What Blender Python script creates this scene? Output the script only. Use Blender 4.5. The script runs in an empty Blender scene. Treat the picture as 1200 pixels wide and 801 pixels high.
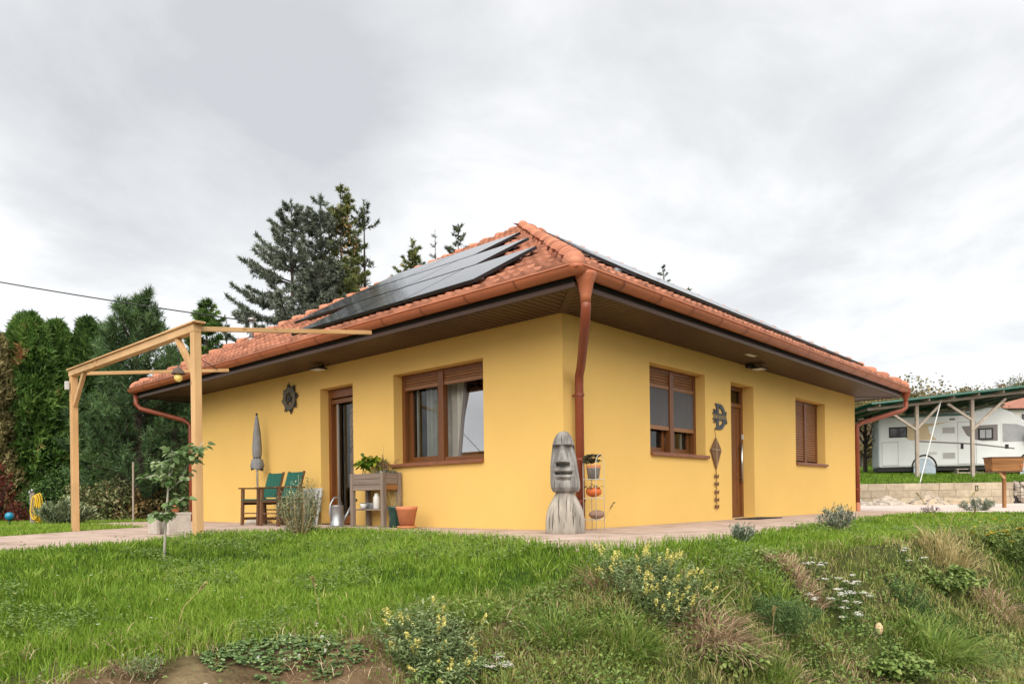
import bpy, math, random
import numpy as np
from mathutils import Vector, Matrix
random.seed(7); rng=np.random.default_rng(11)
sc=bpy.context.scene; COL=sc.collection
PI=math.pi
# ---------------------------------------------------------------- camera
CAM=np.array([-6.8531,-5.3874,.3906]); YAW,ROLL,FPX,SY=.8335,-.0127,857.6684,183.0648
FW=np.array([math.sin(YAW),math.cos(YAW),0.]); RT=np.array([math.cos(YAW),-math.sin(YAW),0.]); UP=np.array([0,0,1.])
_c,_s=math.cos(ROLL),math.sin(ROLL); R2=RT*_c+UP*_s; U2=-RT*_s+UP*_c
def ray(u,v): return FW+R2*(u-600)/FPX-U2*(v-400.5-SY)/FPX
def at(u,v,t): return CAM+t*ray(u,v)
def onx(u,v,x): d=ray(u,v); return CAM+(x-CAM[0])/d[0]*d
def ony(u,v,y): d=ray(u,v); return CAM+(y-CAM[1])/d[1]*d
cd=bpy.data.cameras.new('camera'); cam=bpy.data.objects.new('camera',cd); COL.objects.link(cam); sc.camera=cam
cd.sensor_width=36; cd.sensor_fit='HORIZONTAL'; cd.lens=36*FPX/1200; cd.shift_y=SY/1200; cd.clip_start=.05; cd.clip_end=3000
M=Matrix.Identity(4)
for i in range(3): M[i][0]=R2[i]; M[i][1]=U2[i]; M[i][2]=-FW[i]; M[i][3]=CAM[i]
cam.matrix_world=M
# ---------------------------------------------------------------- materials
def _nt(name):
    m=bpy.data.materials.new(name); m.use_nodes=True; n=m.node_tree; n.nodes.clear(); return m,n
def N(n,t,**k):
    x=n.nodes.new(t)
    for a,b in k.items():
        if a.startswith('i_'): x.inputs[a[2:].replace('_',' ')].default_value=b
        else: setattr(x,a,b)
    return x
def ramp(n,stops):
    r=n.nodes.new('ShaderNodeValToRGB'); e=r.color_ramp.elements
    while len(e)<len(stops): e.new(.5)
    for x,(p,c) in zip(e,stops): x.position=p; x.color=(*c,1)
    return r
def sc3(c,k): return tuple(min(1,max(0,x*k)) for x in c)
def mat(name,col,rough=.6,var=.12,scale=5,stretch=(1,1,1),bump=0,bscale=60,metal=0,spec=.5,col2=None,detail=6,tint=False,fine=0):
    m,n=_nt(name); L=n.links.new
    o=N(n,'ShaderNodeOutputMaterial'); p=N(n,'ShaderNodeBsdfPrincipled'); L(p.outputs[0],o.inputs[0])
    p.inputs['Roughness'].default_value=rough; p.inputs['Metallic'].default_value=metal; p.inputs['Specular IOR Level'].default_value=spec
    tc=N(n,'ShaderNodeTexCoord'); mp=N(n,'ShaderNodeMapping'); mp.inputs['Scale'].default_value=stretch; L(tc.outputs['Object'],mp.inputs[0])
    nz=N(n,'ShaderNodeTexNoise'); nz.inputs['Scale'].default_value=scale; nz.inputs['Detail'].default_value=detail; nz.inputs['Roughness'].default_value=.6; L(mp.outputs[0],nz.inputs['Vector'])
    c2=col2 or sc3(col,1+var); c1=col if col2 else sc3(col,1-var)
    r=ramp(n,[(.3,c1),(.7,c2)]); L(nz.outputs['Fac'],r.inputs[0]); out=r.outputs[0]
    if fine:
        n3=N(n,'ShaderNodeTexNoise'); n3.inputs['Scale'].default_value=bscale; n3.inputs['Detail'].default_value=4; L(mp.outputs[0],n3.inputs['Vector'])
        r3=ramp(n,[(.3,(1-fine,)*3),(.7,(1,)*3)]); L(n3.outputs['Fac'],r3.inputs[0])
        mx=N(n,'ShaderNodeMix',data_type='RGBA',blend_type='MULTIPLY'); mx.inputs['Factor'].default_value=1; L(out,mx.inputs[6]); L(r3.outputs[0],mx.inputs[7]); out=mx.outputs[2]
    if tint:
        a=N(n,'ShaderNodeAttribute',attribute_name='tint'); r2=ramp(n,[(0,(.62,.60,.60)),(.5,(.88,.88,.88)),(1,(1.,1.,1.))]); L(a.outputs['Fac'],r2.inputs[0])
        mx=N(n,'ShaderNodeMix',data_type='RGBA',blend_type='MULTIPLY'); mx.inputs['Factor'].default_value=1; L(out,mx.inputs[6]); L(r2.outputs[0],mx.inputs[7]); out=mx.outputs[2]
    L(out,p.inputs['Base Color'])
    if bump:
        n2=N(n,'ShaderNodeTexNoise'); n2.inputs['Scale'].default_value=bscale; n2.inputs['Detail'].default_value=5; L(mp.outputs[0],n2.inputs['Vector'])
        b=N(n,'ShaderNodeBump'); b.inputs['Strength'].default_value=bump; b.inputs['Distance'].default_value=.02; L(n2.outputs['Fac'],b.inputs['Height']); L(b.outputs[0],p.inputs['Normal'])
    return m
def leafmat(name,stops,rough=.55,trans=.3,spec=.3):
    m,n=_nt(name); L=n.links.new
    o=N(n,'ShaderNodeOutputMaterial'); p=N(n,'ShaderNodeBsdfPrincipled'); t=N(n,'ShaderNodeBsdfTranslucent'); mx=N(n,'ShaderNodeMixShader'); mx.inputs[0].default_value=trans
    a=N(n,'ShaderNodeAttribute',attribute_name='tint'); r=ramp(n,stops); L(a.outputs['Fac'],r.inputs[0])
    L(r.outputs[0],p.inputs['Base Color']); L(r.outputs[0],t.inputs[0]); p.inputs['Roughness'].default_value=rough; p.inputs['Specular IOR Level'].default_value=spec
    L(p.outputs[0],mx.inputs[1]); L(t.outputs[0],mx.inputs[2]); L(mx.outputs[0],o.inputs[0]); return m
def glassmat(name,tintc,alpha=.55,rough=.02,ior=1.5,boost=0):
    m,n=_nt(name); L=n.links.new
    o=N(n,'ShaderNodeOutputMaterial'); g=N(n,'ShaderNodeBsdfGlossy'); g.inputs['Roughness'].default_value=rough; t=N(n,'ShaderNodeBsdfTransparent'); t.inputs[0].default_value=(*tintc,1)
    f=N(n,'ShaderNodeFresnel'); f.inputs[0].default_value=ior; ad=N(n,'ShaderNodeMath',operation='ADD',use_clamp=True); ad.inputs[1].default_value=boost; L(f.outputs[0],ad.inputs[0])
    mx=N(n,'ShaderNodeMixShader'); L(ad.outputs[0],mx.inputs[0]); L(t.outputs[0],mx.inputs[1]); L(g.outputs[0],mx.inputs[2]); L(mx.outputs[0],o.inputs[0]); return m
MT={}
MT['wall']=mat('yellow render',(.715,.468,.147),rough=.9,var=.035,scale=.9,bump=.12,bscale=220,spec=.15,fine=.05)
MT['tile']=mat('clay tile',(.39,.168,.104),rough=.8,var=.30,scale=3.5,bump=.2,bscale=120,spec=.2,tint=True)
MT['cap']=mat('clay ridge tile',(.52,.215,.13),rough=.75,var=.15,scale=5,bump=.2,bscale=120,spec=.2,tint=True)
MT['gutter']=mat('copper brown painted gutter',(.40,.125,.055),rough=.42,var=.14,scale=2.5,spec=.4,fine=.12,bscale=30)
MT['collar']=mat('dark gutter joint',(.20,.055,.026),rough=.4,var=.08)
MT['pipe']=mat('brown red painted downpipe',(.23,.055,.025),rough=.40,var=.14,scale=2.5,spec=.4,fine=.12,bscale=30)
MT['pipefoot']=mat('pale pipe foot',(.45,.19,.11),rough=.5)
MT['soffit']=mat('dark brown soffit board',(.072,.036,.019),rough=.5,var=.15,scale=3,stretch=(1,1,1),spec=.35)
MT['fascia']=mat('brown fascia',(.085,.048,.035),rough=.45,var=.1,scale=2,spec=.4)
MT['black']=mat('near black',(.012,.011,.010),rough=.6,var=.05)
MT['frame']=mat('golden oak frame',(.150,.054,.015),rough=.38,var=.2,scale=9,stretch=(1,1,.12),spec=.4)
MT['frameh']=mat('golden oak rail',(.165,.06,.018),rough=.38,var=.2,scale=9,stretch=(.15,.15,1),spec=.4)
MT['shutter']=mat('brown roller slat',(.25,.115,.05),rough=.45,var=.12,scale=6,stretch=(.2,.2,1),spec=.4)
MT['sill']=mat('brown stone sill',(.20,.075,.035),rough=.4,var=.2,scale=8,spec=.4)
MT['glass']=glassmat('window glass',(.72,.76,.76),boost=.03)
MT['glassdk']=glassmat('tilted glass',(.35,.37,.38),boost=.55)
MT['screen']=glassmat('insect screen',(.28,.28,.29),rough=.5,boost=.03)
def meshscreen():
    m,n=_nt('grey insect mesh'); L=n.links.new
    o=N(n,'ShaderNodeOutputMaterial'); d=N(n,'ShaderNodeBsdfDiffuse'); d.inputs[0].default_value=(.17,.17,.18,1); t=N(n,'ShaderNodeBsdfTransparent')
    mx=N(n,'ShaderNodeMixShader'); mx.inputs[0].default_value=.55; L(t.outputs[0],mx.inputs[1]); L(d.outputs[0],mx.inputs[2]); L(mx.outputs[0],o.inputs[0]); return m
MT['screen']=meshscreen()
MT['curtain']=mat('pale curtain',(.52,.51,.46),rough=.9,var=.15,scale=4)
MT['curtaingrey']=mat('grey curtain',(.20,.20,.205),rough=.9,var=.15,scale=4)
MT['lace']=mat('brown lace curtain',(.05,.022,.010),rough=.9,scale=28,col2=(.62,.38,.2),detail=3)
MT['interior']=mat('room wall',(.12,.10,.085),rough=.9)
MT['steel']=mat('brushed steel',(.55,.54,.52),rough=.32,metal=1,var=.05)
MT['zinc']=mat('galvanised zinc',(.33,.345,.36),rough=.42,metal=.75,var=.2,scale=12)
MT['panel']=mat('solar cell glass',(.05,.053,.06),rough=.11,var=.1,scale=2,spec=.5); MT['panel'].node_tree.nodes['Principled BSDF'].inputs['IOR'].default_value=2.3
MT['panelframe']=mat('solar panel frame',(.035,.034,.036),rough=.35,metal=.6,var=.05)
MT['alu']=mat('aluminium rail',(.5,.5,.5),rough=.4,metal=.9,var=.05)
def woodmat(name,c1,c2,ax,rough=.65,scale=7):
    s=[1.,1.,1.]; s[ax]=.07
    return mat(name,c1,col2=c2,rough=rough,scale=scale,stretch=tuple(s),bump=.25,bscale=18,spec=.25,detail=8)
def knots(m,ax):
    n=m.node_tree; L=n.links.new; p=[x for x in n.nodes if x.type=='BSDF_PRINCIPLED'][0]; src=p.inputs['Base Color'].links[0].from_socket
    tc=N(n,'ShaderNodeTexCoord'); mp=N(n,'ShaderNodeMapping'); sc_=[1.,1.,1.]; sc_[ax]=.55; mp.inputs['Scale'].default_value=sc_; L(tc.outputs['Object'],mp.inputs[0])
    v=N(n,'ShaderNodeTexVoronoi'); v.inputs['Scale'].default_value=7; L(mp.outputs[0],v.inputs['Vector']); r=ramp(n,[(.05,(.42,.30,.22)),(.11,(.80,.72,.64)),(.17,(1,1,1))]); L(v.outputs['Distance'],r.inputs[0])
    nz=N(n,'ShaderNodeTexNoise'); nz.inputs['Scale'].default_value=1.7; L(tc.outputs['Object'],nz.inputs['Vector']); r2=ramp(n,[(.35,(.80,.80,.80)),(.6,(1,1,1))]); L(nz.outputs['Fac'],r2.inputs[0])
    for c in (r,r2):
        mx=N(n,'ShaderNodeMix',data_type='RGBA',blend_type='MULTIPLY'); mx.inputs['Factor'].default_value=1; L(src,mx.inputs[6]); L(c.outputs[0],mx.inputs[7]); src=mx.outputs[2]
    L(src,p.inputs['Base Color'])
for i,a in enumerate('xyz'):
    MT['pine'+a]=woodmat('fresh pine '+a,(.48,.275,.115),(.64,.42,.215),i)
    MT['grey'+a]=woodmat('weathered planter wood '+a,(.14,.105,.085),(.27,.215,.175),i,rough=.85,scale=12)
    MT['pale'+a]=woodmat('weathered pale timber '+a,(.30,.25,.20),(.46,.40,.34),i,rough=.85)
    MT['teak'+a]=woodmat('brown teak '+a,(.075,.035,.017),(.17,.085,.04),i,rough=.6,scale=14)
    MT['oak'+a]=woodmat('varnished box wood '+a,(.13,.055,.018),(.33,.16,.06),i,rough=.5,scale=10)
for i,a in enumerate('xyz'): knots(MT['pine'+a],i); knots(MT['pale'+a],i)
MT['canvas']=mat('green canvas',(.006,.085,.058),rough=.85,var=.15,scale=20,bump=.2,bscale=200)
MT['grey_cloth']=mat('grey parasol cloth',(.20,.205,.215),rough=.85,var=.2,scale=8)
MT['white']=mat('white plastic',(.50,.50,.48),rough=.5,var=.05)
MT['terracotta']=mat('terracotta',(.50,.19,.085),rough=.8,var=.15,scale=7,bump=.1)
MT['greenpot']=mat('dark green glaze',(.010,.045,.035),rough=.25,var=.2)
MT['concrete']=mat('cast concrete',(.42,.38,.33),rough=.9,var=.18,scale=8,bump=.35,bscale=50)
MT['totem']=mat('silvered timber',(.11,.105,.105),col2=(.47,.45,.42),rough=.85,scale=6,stretch=(1,1,.10),bump=.8,bscale=16,spec=.2,detail=9,fine=.35)
MT['totem_body']=mat('silvered timber base',(.22,.20,.175),col2=(.55,.50,.43),rough=.85,scale=6,stretch=(1,1,.08),bump=.7,bscale=14,spec=.2,detail=9,fine=.3)
MT['crack']=mat('crack shadow wood',(.035,.028,.022),rough=.95)
MT['whitewire']=mat('white enamel wire',(.50,.48,.42),rough=.4,var=.03)
MT['pumpkin']=mat('orange pumpkin',(.55,.12,.02),rough=.5,var=.25,scale=12)
MT['gourd']=mat('brown gourd',(.26,.16,.11),rough=.7,var=.25,scale=12)
MT['iron']=mat('dark wrought iron',(.035,.03,.028),rough=.5,metal=.5,var=.3,scale=25)
MT['bronze']=mat('aged bronze',(.11,.09,.055),rough=.5,metal=.5,var=.5,scale=25)
MT['signgrey']=mat('slate grey sign',(.055,.058,.07),rough=.6,var=.15)
MT['signmid']=mat('faded sign lettering',(.20,.17,.12),rough=.7,var=.2)
MT['kite']=mat('brown stained board',(.14,.062,.025),rough=.6,var=.25,scale=14)
MT['twine']=mat('twine',(.30,.22,.12),rough=.9)
MT['mat']=mat('black door mat',(.02,.02,.022),rough=.95,bump=.4,bscale=150)
MT['hose']=mat('yellow hose',(.62,.40,.02),rough=.4,var=.1)
MT['globe']=mat('blue glass globe',(.01,.22,.38),rough=.2,var=.15)
MT['bark']=mat('conifer bark',(.055,.04,.03),rough=.95,var=.4,scale=10,stretch=(1,1,.2),bump=.6,bscale=25)
MT['barkgrey']=mat('grey bark',(.17,.145,.12),rough=.95,var=.35,scale=10,stretch=(1,1,.2),bump=.5,bscale=25)
MT['barkpale']=mat('pale sapling bark',(.40,.37,.31),rough=.85,var=.25,scale=14,stretch=(1,1,.3))
MT['stem']=mat('green stem',(.10,.14,.04),rough=.7,var=.2)
MT['drystem']=mat('dry stem',(.36,.27,.13),rough=.85,var=.25)
MT['camper']=mat('white camper body',(.66,.69,.69),rough=.32,var=.04,scale=1.5,spec=.5)
MT['beige']=mat('beige camper stripe',(.52,.40,.22),rough=.4,var=.05)
MT['campgrey']=mat('grey camper decal',(.16,.14,.135),rough=.4,var=.05)
MT['camdark']=mat('dark acrylic window',(.05,.05,.055),rough=.12,var=.1,spec=.7)
MT['cabblind']=mat('grey windscreen cover',(.30,.31,.32),rough=.5,var=.12,scale=3)
MT['wheelcover']=mat('pale blue wheel cover',(.42,.50,.58),rough=.8,var=.12)
MT['rubber']=mat('rubber',(.018,.018,.018),rough=.8)
MT['greenroof']=mat('green roof sheet',(.02,.13,.095),rough=.5,var=.15)
MT['greensheettop']=mat('green roof sheet edge',(.05,.13,.10),rough=.5,var=.15)
MT['block']=mat('sandy concrete block',(.44,.37,.27),rough=.95,var=.2,scale=5,bump=.4,bscale=45,tint=True)
MT['stone']=mat('pale quarry stone',(.50,.44,.37),rough=.95,var=.2,scale=8,bump=.4,bscale=30,tint=True)
MT['gravel']=mat('limestone gravel',(.42,.38,.33),rough=.95,var=.3,scale=14,tint=True)
MT['sand']=mat('builders sand',(.42,.33,.23),rough=.98,var=.15,scale=9,bump=.4,bscale=40)
MT['pebble']=mat('pale field stone',(.58,.42,.24),rough=.9,var=.15,scale=14)
MT['housewhite']=mat('pale house render',(.55,.52,.47),rough=.9)
MT['redroof']=mat('old red roof',(.30,.13,.09),rough=.9,var=.25)
MT['bulb']=mat('amber bulb glass',(.75,.58,.18),rough=.15,var=.05)
MT['woodshade']=mat('dark woven shade',(.09,.065,.05),rough=.9,var=.4,scale=40)
MT['cable']=mat('black cable',(.015,.015,.016),rough=.6)
MT['lampwhite']=mat('lamp diffuser',(.60,.60,.58),rough=.4)
def paving(name,base,joint):
    m,n=_nt(name); L=n.links.new
    o=N(n,'ShaderNodeOutputMaterial'); p=N(n,'ShaderNodeBsdfPrincipled'); L(p.outputs[0],o.inputs[0]); p.inputs['Roughness'].default_value=.85; p.inputs['Specular IOR Level'].default_value=.25
    tc=N(n,'ShaderNodeTexCoord'); b=N(n,'ShaderNodeTexBrick'); L(tc.outputs['Object'],b.inputs['Vector'])
    b.inputs['Color1'].default_value=(*base,1); b.inputs['Color2'].default_value=(*sc3(base,.88),1); b.inputs['Mortar'].default_value=(*joint,1)
    b.inputs['Scale'].default_value=1; b.inputs['Brick Width'].default_value=.6; b.inputs['Row Height'].default_value=.3; b.inputs['Mortar Size'].default_value=.011
    nz=N(n,'ShaderNodeTexNoise'); nz.inputs['Scale'].default_value=2.2; nz.inputs['Detail'].default_value=8; L(tc.outputs['Object'],nz.inputs['Vector']); r=ramp(n,[(.32,(.66,.61,.57)),(.48,(.88,.86,.84)),(.65,(1,1,1))]); L(nz.outputs['Fac'],r.inputs[0])
    mx=N(n,'ShaderNodeMix',data_type='RGBA',blend_type='MULTIPLY'); mx.inputs['Factor'].default_value=1; L(b.outputs['Color'],mx.inputs[6]); L(r.outputs[0],mx.inputs[7]); L(mx.outputs[2],p.inputs['Base Color'])
    n2=N(n,'ShaderNodeTexNoise'); n2.inputs['Scale'].default_value=120; L(tc.outputs['Object'],n2.inputs['Vector']); bp=N(n,'ShaderNodeBump'); bp.inputs['Strength'].default_value=.2; bp.inputs['Distance'].default_value=.01; L(n2.outputs['Fac'],bp.inputs['Height']); L(bp.outputs[0],p.inputs['Normal'])
    return m
MT['terrace']=paving('pale pink terrace slabs',(.52,.405,.345),(.33,.26,.22))
MT['drive']=mat('pale concrete drive',(.55,.46,.41),rough=.9,var=.12,scale=1.2,bump=.2,bscale=80)
def groundmat():
    m,n=_nt('soil and turf'); L=n.links.new
    o=N(n,'ShaderNodeOutputMaterial'); p=N(n,'ShaderNodeBsdfPrincipled'); L(p.outputs[0],o.inputs[0]); p.inputs['Roughness'].default_value=1; p.inputs['Specular IOR Level'].default_value=.1
    tc=N(n,'ShaderNodeTexCoord'); a=N(n,'ShaderNodeAttribute',attribute_name='tint')
    nz=N(n,'ShaderNodeTexNoise'); nz.inputs['Scale'].default_value=5; nz.inputs['Detail'].default_value=10; L(tc.outputs['Object'],nz.inputs['Vector'])
    r1=ramp(n,[(.25,(.085,.052,.030)),(.5,(.17,.11,.065)),(.75,(.27,.19,.12))]); L(nz.outputs['Fac'],r1.inputs[0])
    r2=ramp(n,[(.3,(.018,.032,.008)),(.7,(.045,.075,.016))]); L(nz.outputs['Fac'],r2.inputs[0])
    mx=N(n,'ShaderNodeMix',data_type='RGBA'); L(a.outputs['Fac'],mx.inputs['Factor']); L(r1.outputs[0],mx.inputs[6]); L(r2.outputs[0],mx.inputs[7]); L(mx.outputs[2],p.inputs['Base Color'])
    n2=N(n,'ShaderNodeTexNoise'); n2.inputs['Scale'].default_value=26; n2.inputs['Detail'].default_value=8; L(tc.outputs['Object'],n2.inputs['Vector']); bp=N(n,'ShaderNodeBump'); bp.inputs['Strength'].default_value=.9; bp.inputs['Distance'].default_value=.05; L(n2.outputs['Fac'],bp.inputs['Height']); L(bp.outputs[0],p.inputs['Normal'])
    return m
MT['ground']=groundmat()
G=leafmat
MT['greensheet']=G('translucent green sheet',[(0,(.02,.14,.10)),(1,(.02,.14,.10))],trans=.45)
MT['grass']=G('lawn grass',[(0,(.08,.165,.012)),(.5,(.20,.33,.030)),(.85,(.33,.43,.07)),(1,(.54,.48,.20))],trans=.35)
MT['bankgrass']=G('rough bank grass',[(0,(.13,.19,.03)),(.4,(.27,.31,.07)),(.7,(.44,.39,.16)),(1,(.58,.46,.27))],trans=.3)
MT['weed']=G('bank weeds',[(0,(.07,.13,.03)),(.5,(.17,.255,.06)),(1,(.32,.38,.12))],trans=.25)
MT['sedge']=G('sedge blades',[(0, (0.05, 0.1, 0.015)), (0.6, (0.182, 0.286, 0.0455)), (1, (0.39, 0.429, 0.13))],trans=.3)
MT['drygrass']=G('dry brown grass',[(0, (0.13, 0.08, 0.045)), (0.5, (0.384, 0.258, 0.162)), (1, (0.672, 0.516, 0.348))],trans=.2)
MT['blond']=G('blond dry grass',[(0,(.25,.22,.08)),(.5,(.42,.34,.15)),(1,(.58,.48,.25))],trans=.25)
MT['clover']=G('clover leaves',[(0, (0.045, 0.09, 0.025)), (0.6, (0.1375, 0.2313, 0.075)), (1, (0.3, 0.3875, 0.175))],trans=.2)
MT['toad']=G('grey green toadflax leaves',[(0,(.07,.115,.04)),(.6,(.20,.275,.11)),(1,(.38,.44,.24))],trans=.2)
MT['feather']=G('feathery dark weed',[(0, (0.03, 0.07, 0.02)), (0.6, (0.1105, 0.195, 0.0585)), (1, (0.221, 0.325, 0.117))],trans=.25)
MT['yellowfl']=G('pale yellow petals',[(0,(.55,.50,.10)),(1,(.80,.74,.30))],trans=.3)
MT['whitefl']=G('white petals',[(0,(.62,.60,.52)),(1,(.85,.85,.80))],trans=.3)
MT['goldfl']=G('golden petals',[(0,(.65,.42,.02)),(1,(.80,.60,.05))],trans=.3)
MT['thuja']=G('thuja sprays',[(0, (0.0144, 0.0342, 0.0072)), (0.5, (0.0935, 0.1871, 0.0374)), (0.93, (0.2079, 0.3222, 0.0728)), (0.97, (0.3326, 0.1455, 0.0728)), (1, (0.4158, 0.2079, 0.104))],trans=.2)
MT['thujadk']=G('dark thuja sprays',[(0, (0.0108, 0.027, 0.0072)), (0.6, (0.0851, 0.168, 0.0403)), (1, (0.1904, 0.2912, 0.0784))],trans=.2)
MT['olive']=G('browning foliage',[(0, (0.0315, 0.027, 0.0135)), (0.5, (0.2288, 0.1976, 0.0832)), (1, (0.4576, 0.3952, 0.1872))],trans=.25)
MT['pineneedle']=G('pine needles',[(0, (0.0126, 0.0288, 0.0108)), (0.6, (0.1049, 0.1946, 0.0698)), (1, (0.2746, 0.3869, 0.1498))],trans=.15)
MT['bluespruce']=G('blue spruce needles',[(0, (0.0562, 0.0688, 0.0525)), (0.6, (0.2063, 0.2438, 0.1875)), (1, (0.4125, 0.4625, 0.3625))],trans=.12)
MT['spruce']=G('green spruce needles',[(0, (0.0259, 0.0362, 0.0145)), (0.6, (0.1857, 0.2229, 0.0743)), (0.9, (0.3428, 0.3713, 0.1286)), (1, (0.5428, 0.2714, 0.0999))],trans=.12)
MT['darkspruce']=G('dark spruce needles',[(0, (0.0228, 0.031, 0.0186)), (0.7, (0.1419, 0.1754, 0.0928)), (1, (0.2837, 0.3095, 0.1548))],trans=.12)
MT['autumn']=G('autumn leaves',[(0, (0.054, 0.054, 0.018)), (0.5, (0.238, 0.204, 0.0765)), (1, (0.442, 0.34, 0.136))],trans=.3)
MT['autumnb']=G('rust leaves',[(0, (0.072, 0.0495, 0.0198)), (0.5, (0.288, 0.184, 0.072)), (1, (0.448, 0.304, 0.128))],trans=.3)
MT['hillgreen']=G('hill tree leaves',[(0, (0.027, 0.0495, 0.0144)), (0.6, (0.1125, 0.1725, 0.0525)), (1, (0.21, 0.27, 0.09))],trans=.3)
MT['redleaf']=G('dark red leaves',[(0,(.06,.012,.010)),(1,(.22,.05,.03))],trans=.3)
MT['hedgemix']=G('mixed hedge leaves',[(0, (0.0225, 0.036, 0.0135)), (0.4, (0.1365, 0.1755, 0.0585)), (0.75, (0.3315, 0.312, 0.156)), (1, (0.429, 0.2535, 0.156))],trans=.25)
MT['sapleaf']=G('sapling leaves',[(0,(.08,.15,.05)),(.5,(.19,.29,.11)),(1,(.38,.45,.26))],trans=.35,rough=.45)
MT['lavender']=G('grey lavender',[(0, (0.054, 0.072, 0.054)), (0.6, (0.2366, 0.2821, 0.2093)), (1, (0.4368, 0.4732, 0.364))],trans=.15)
MT['rosemary']=G('rosemary',[(0, (0.036, 0.054, 0.0252)), (0.6, (0.2205, 0.273, 0.147)), (1, (0.504, 0.546, 0.357))],trans=.15)
MT['pepper']=G('bright pot leaves',[(0,(.06,.13,.012)),(.6,(.15,.25,.02)),(1,(.38,.42,.04))],trans=.4)
MT['deadherb']=G('dried herb',[(0,(.10,.055,.03)),(1,(.28,.18,.11))],trans=.2)
MT['succulent']=G('purple succulent',[(0, (0.05, 0.04, 0.03)), (0.5, (0.19, 0.133, 0.1045)), (1, (0.19, 0.304, 0.114))],trans=.1)
MT['purplefl']=G('purple flower',[(0,(.12,.05,.10)),(1,(.25,.14,.22))],trans=.2)
# ---------------------------------------------------------------- mesh building
ORG={}
def _par(name): return ORG.get(name,np.zeros(3))
class MB:
    def __init__(s): s.v=[]; s.f=[]; s.t=[]
    def add(s,vs,fs,tint=None):
        b=len(s.v); s.v+= [tuple(map(float,x)) for x in vs]; s.f+=[tuple(b+i for i in f) for f in fs]; s.t+=[.5 if tint is None else tint]*len(vs); return s
    def box(s,x0,x1,y0,y1,z0,z1,tint=None):
        return s.add([(x0,y0,z0),(x1,y0,z0),(x1,y1,z0),(x0,y1,z0),(x0,y0,z1),(x1,y0,z1),(x1,y1,z1),(x0,y1,z1)],[(0,3,2,1),(4,5,6,7),(0,1,5,4),(1,2,6,5),(2,3,7,6),(3,0,4,7)],tint)
    def bar(s,p,q,w,h,up=(0,0,1)):
        p=np.array(p,float);q=np.array(q,float);d=q-p;d/=np.linalg.norm(d);u=np.array(up,float)
        if abs(d@u)>.98:u=np.array([1.,0,0])
        a=np.cross(d,u);a/=np.linalg.norm(a);b=np.cross(a,d)
        vs=[c+a*i*w/2+b*j*h/2 for c in(p,q) for i,j in((-1,-1),(1,-1),(1,1),(-1,1))]
        return s.add(vs,[(0,1,2,3),(7,6,5,4),(0,4,5,1),(1,5,6,2),(2,6,7,3),(3,7,4,0)])
    def tube(s,pts,r,n=8,cap=True,tint=None):
        pts=[np.array(p,float) for p in pts]; k=len(pts); rs=r if isinstance(r,(list,tuple)) else [r]*k
        vs=[];a=None
        for i,p in enumerate(pts):
            d=pts[min(i+1,k-1)]-pts[max(i-1,0)]; d=d/(np.linalg.norm(d)+1e-9)
            if a is None:
                a=np.cross(d,(0,0,1.) if abs(d[2])<.9 else (1.,0,0))
            a=a-d*(a@d); a=a/(np.linalg.norm(a)+1e-9); b=np.cross(d,a)
            vs+=[p+rs[i]*(a*math.cos(2*PI*j/n)+b*math.sin(2*PI*j/n)) for j in range(n)]
        fs=[(i*n+j,i*n+(j+1)%n,(i+1)*n+(j+1)%n,(i+1)*n+j) for i in range(k-1) for j in range(n)]
        if cap: fs+=[tuple(range(n-1,-1,-1)),tuple(range((k-1)*n,k*n))]
        return s.add(vs,fs,tint)
    def lathe(s,prof,n=20,c=(0,0,0),tint=None):
        vs=[(c[0]+r*math.cos(2*PI*j/n),c[1]+r*math.sin(2*PI*j/n),c[2]+z) for r,z in prof for j in range(n)]
        k=len(prof); fs=[(i*n+j,i*n+(j+1)%n,(i+1)*n+(j+1)%n,(i+1)*n+j) for i in range(k-1) for j in range(n)]
        if prof[0][0]>1e-4: fs.append(tuple(range(n-1,-1,-1)))
        if prof[-1][0]>1e-4: fs.append(tuple(range((k-1)*n,k*n)))
        return s.add(vs,fs,tint)
    def ball(s,c,r,n=10,m=7,sq=(1,1,1),jit=0,tint=None):
        vs=[];
        for i in range(m+1):
            th=PI*i/m
            for j in range(n):
                k=1+random.uniform(-jit,jit)
                vs.append((c[0]+r*k*sq[0]*math.sin(th)*math.cos(2*PI*j/n),c[1]+r*k*sq[1]*math.sin(th)*math.sin(2*PI*j/n),c[2]+r*k*sq[2]*math.cos(th)))
        return s.add(vs,[(i*n+j,(i+1)*n+j,(i+1)*n+(j+1)%n,i*n+(j+1)%n) for i in range(m) for j in range(n)],tint)
    def prism(s,poly,ext):
        """poly: list of 3d points, ext: extrusion vector"""
        n=len(poly); e=np.array(ext); vs=[np.array(p) for p in poly]+[np.array(p)+e for p in poly]
        return s.add(vs,[tuple(range(n-1,-1,-1)),tuple(range(n,2*n))]+[(i,(i+1)%n,n+(i+1)%n,n+i) for i in range(n)])
class NPM:
    def __init__(s): s.V=[];s.F=[];s.T=[];s.n=0
    def add(s,V,tri,tint):
        n,k=V.shape[:2]
        if n==0:return s
        s.V.append(V.reshape(-1,3)); s.F.append((np.array(tri)[None]+(np.arange(n)*k+s.n)[:,None,None]).reshape(-1,3)); s.T.append(np.repeat(np.broadcast_to(tint,(n,)),k)); s.n+=n*k; return s
def _link(name,me,m,parent,smooth):
    o=bpy.data.objects.new(name,me); COL.objects.link(o); me.materials.append(m)
    if parent is not None: o.parent=parent
    if smooth: me.polygons.foreach_set('use_smooth',[True]*len(me.polygons))
    return o
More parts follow.
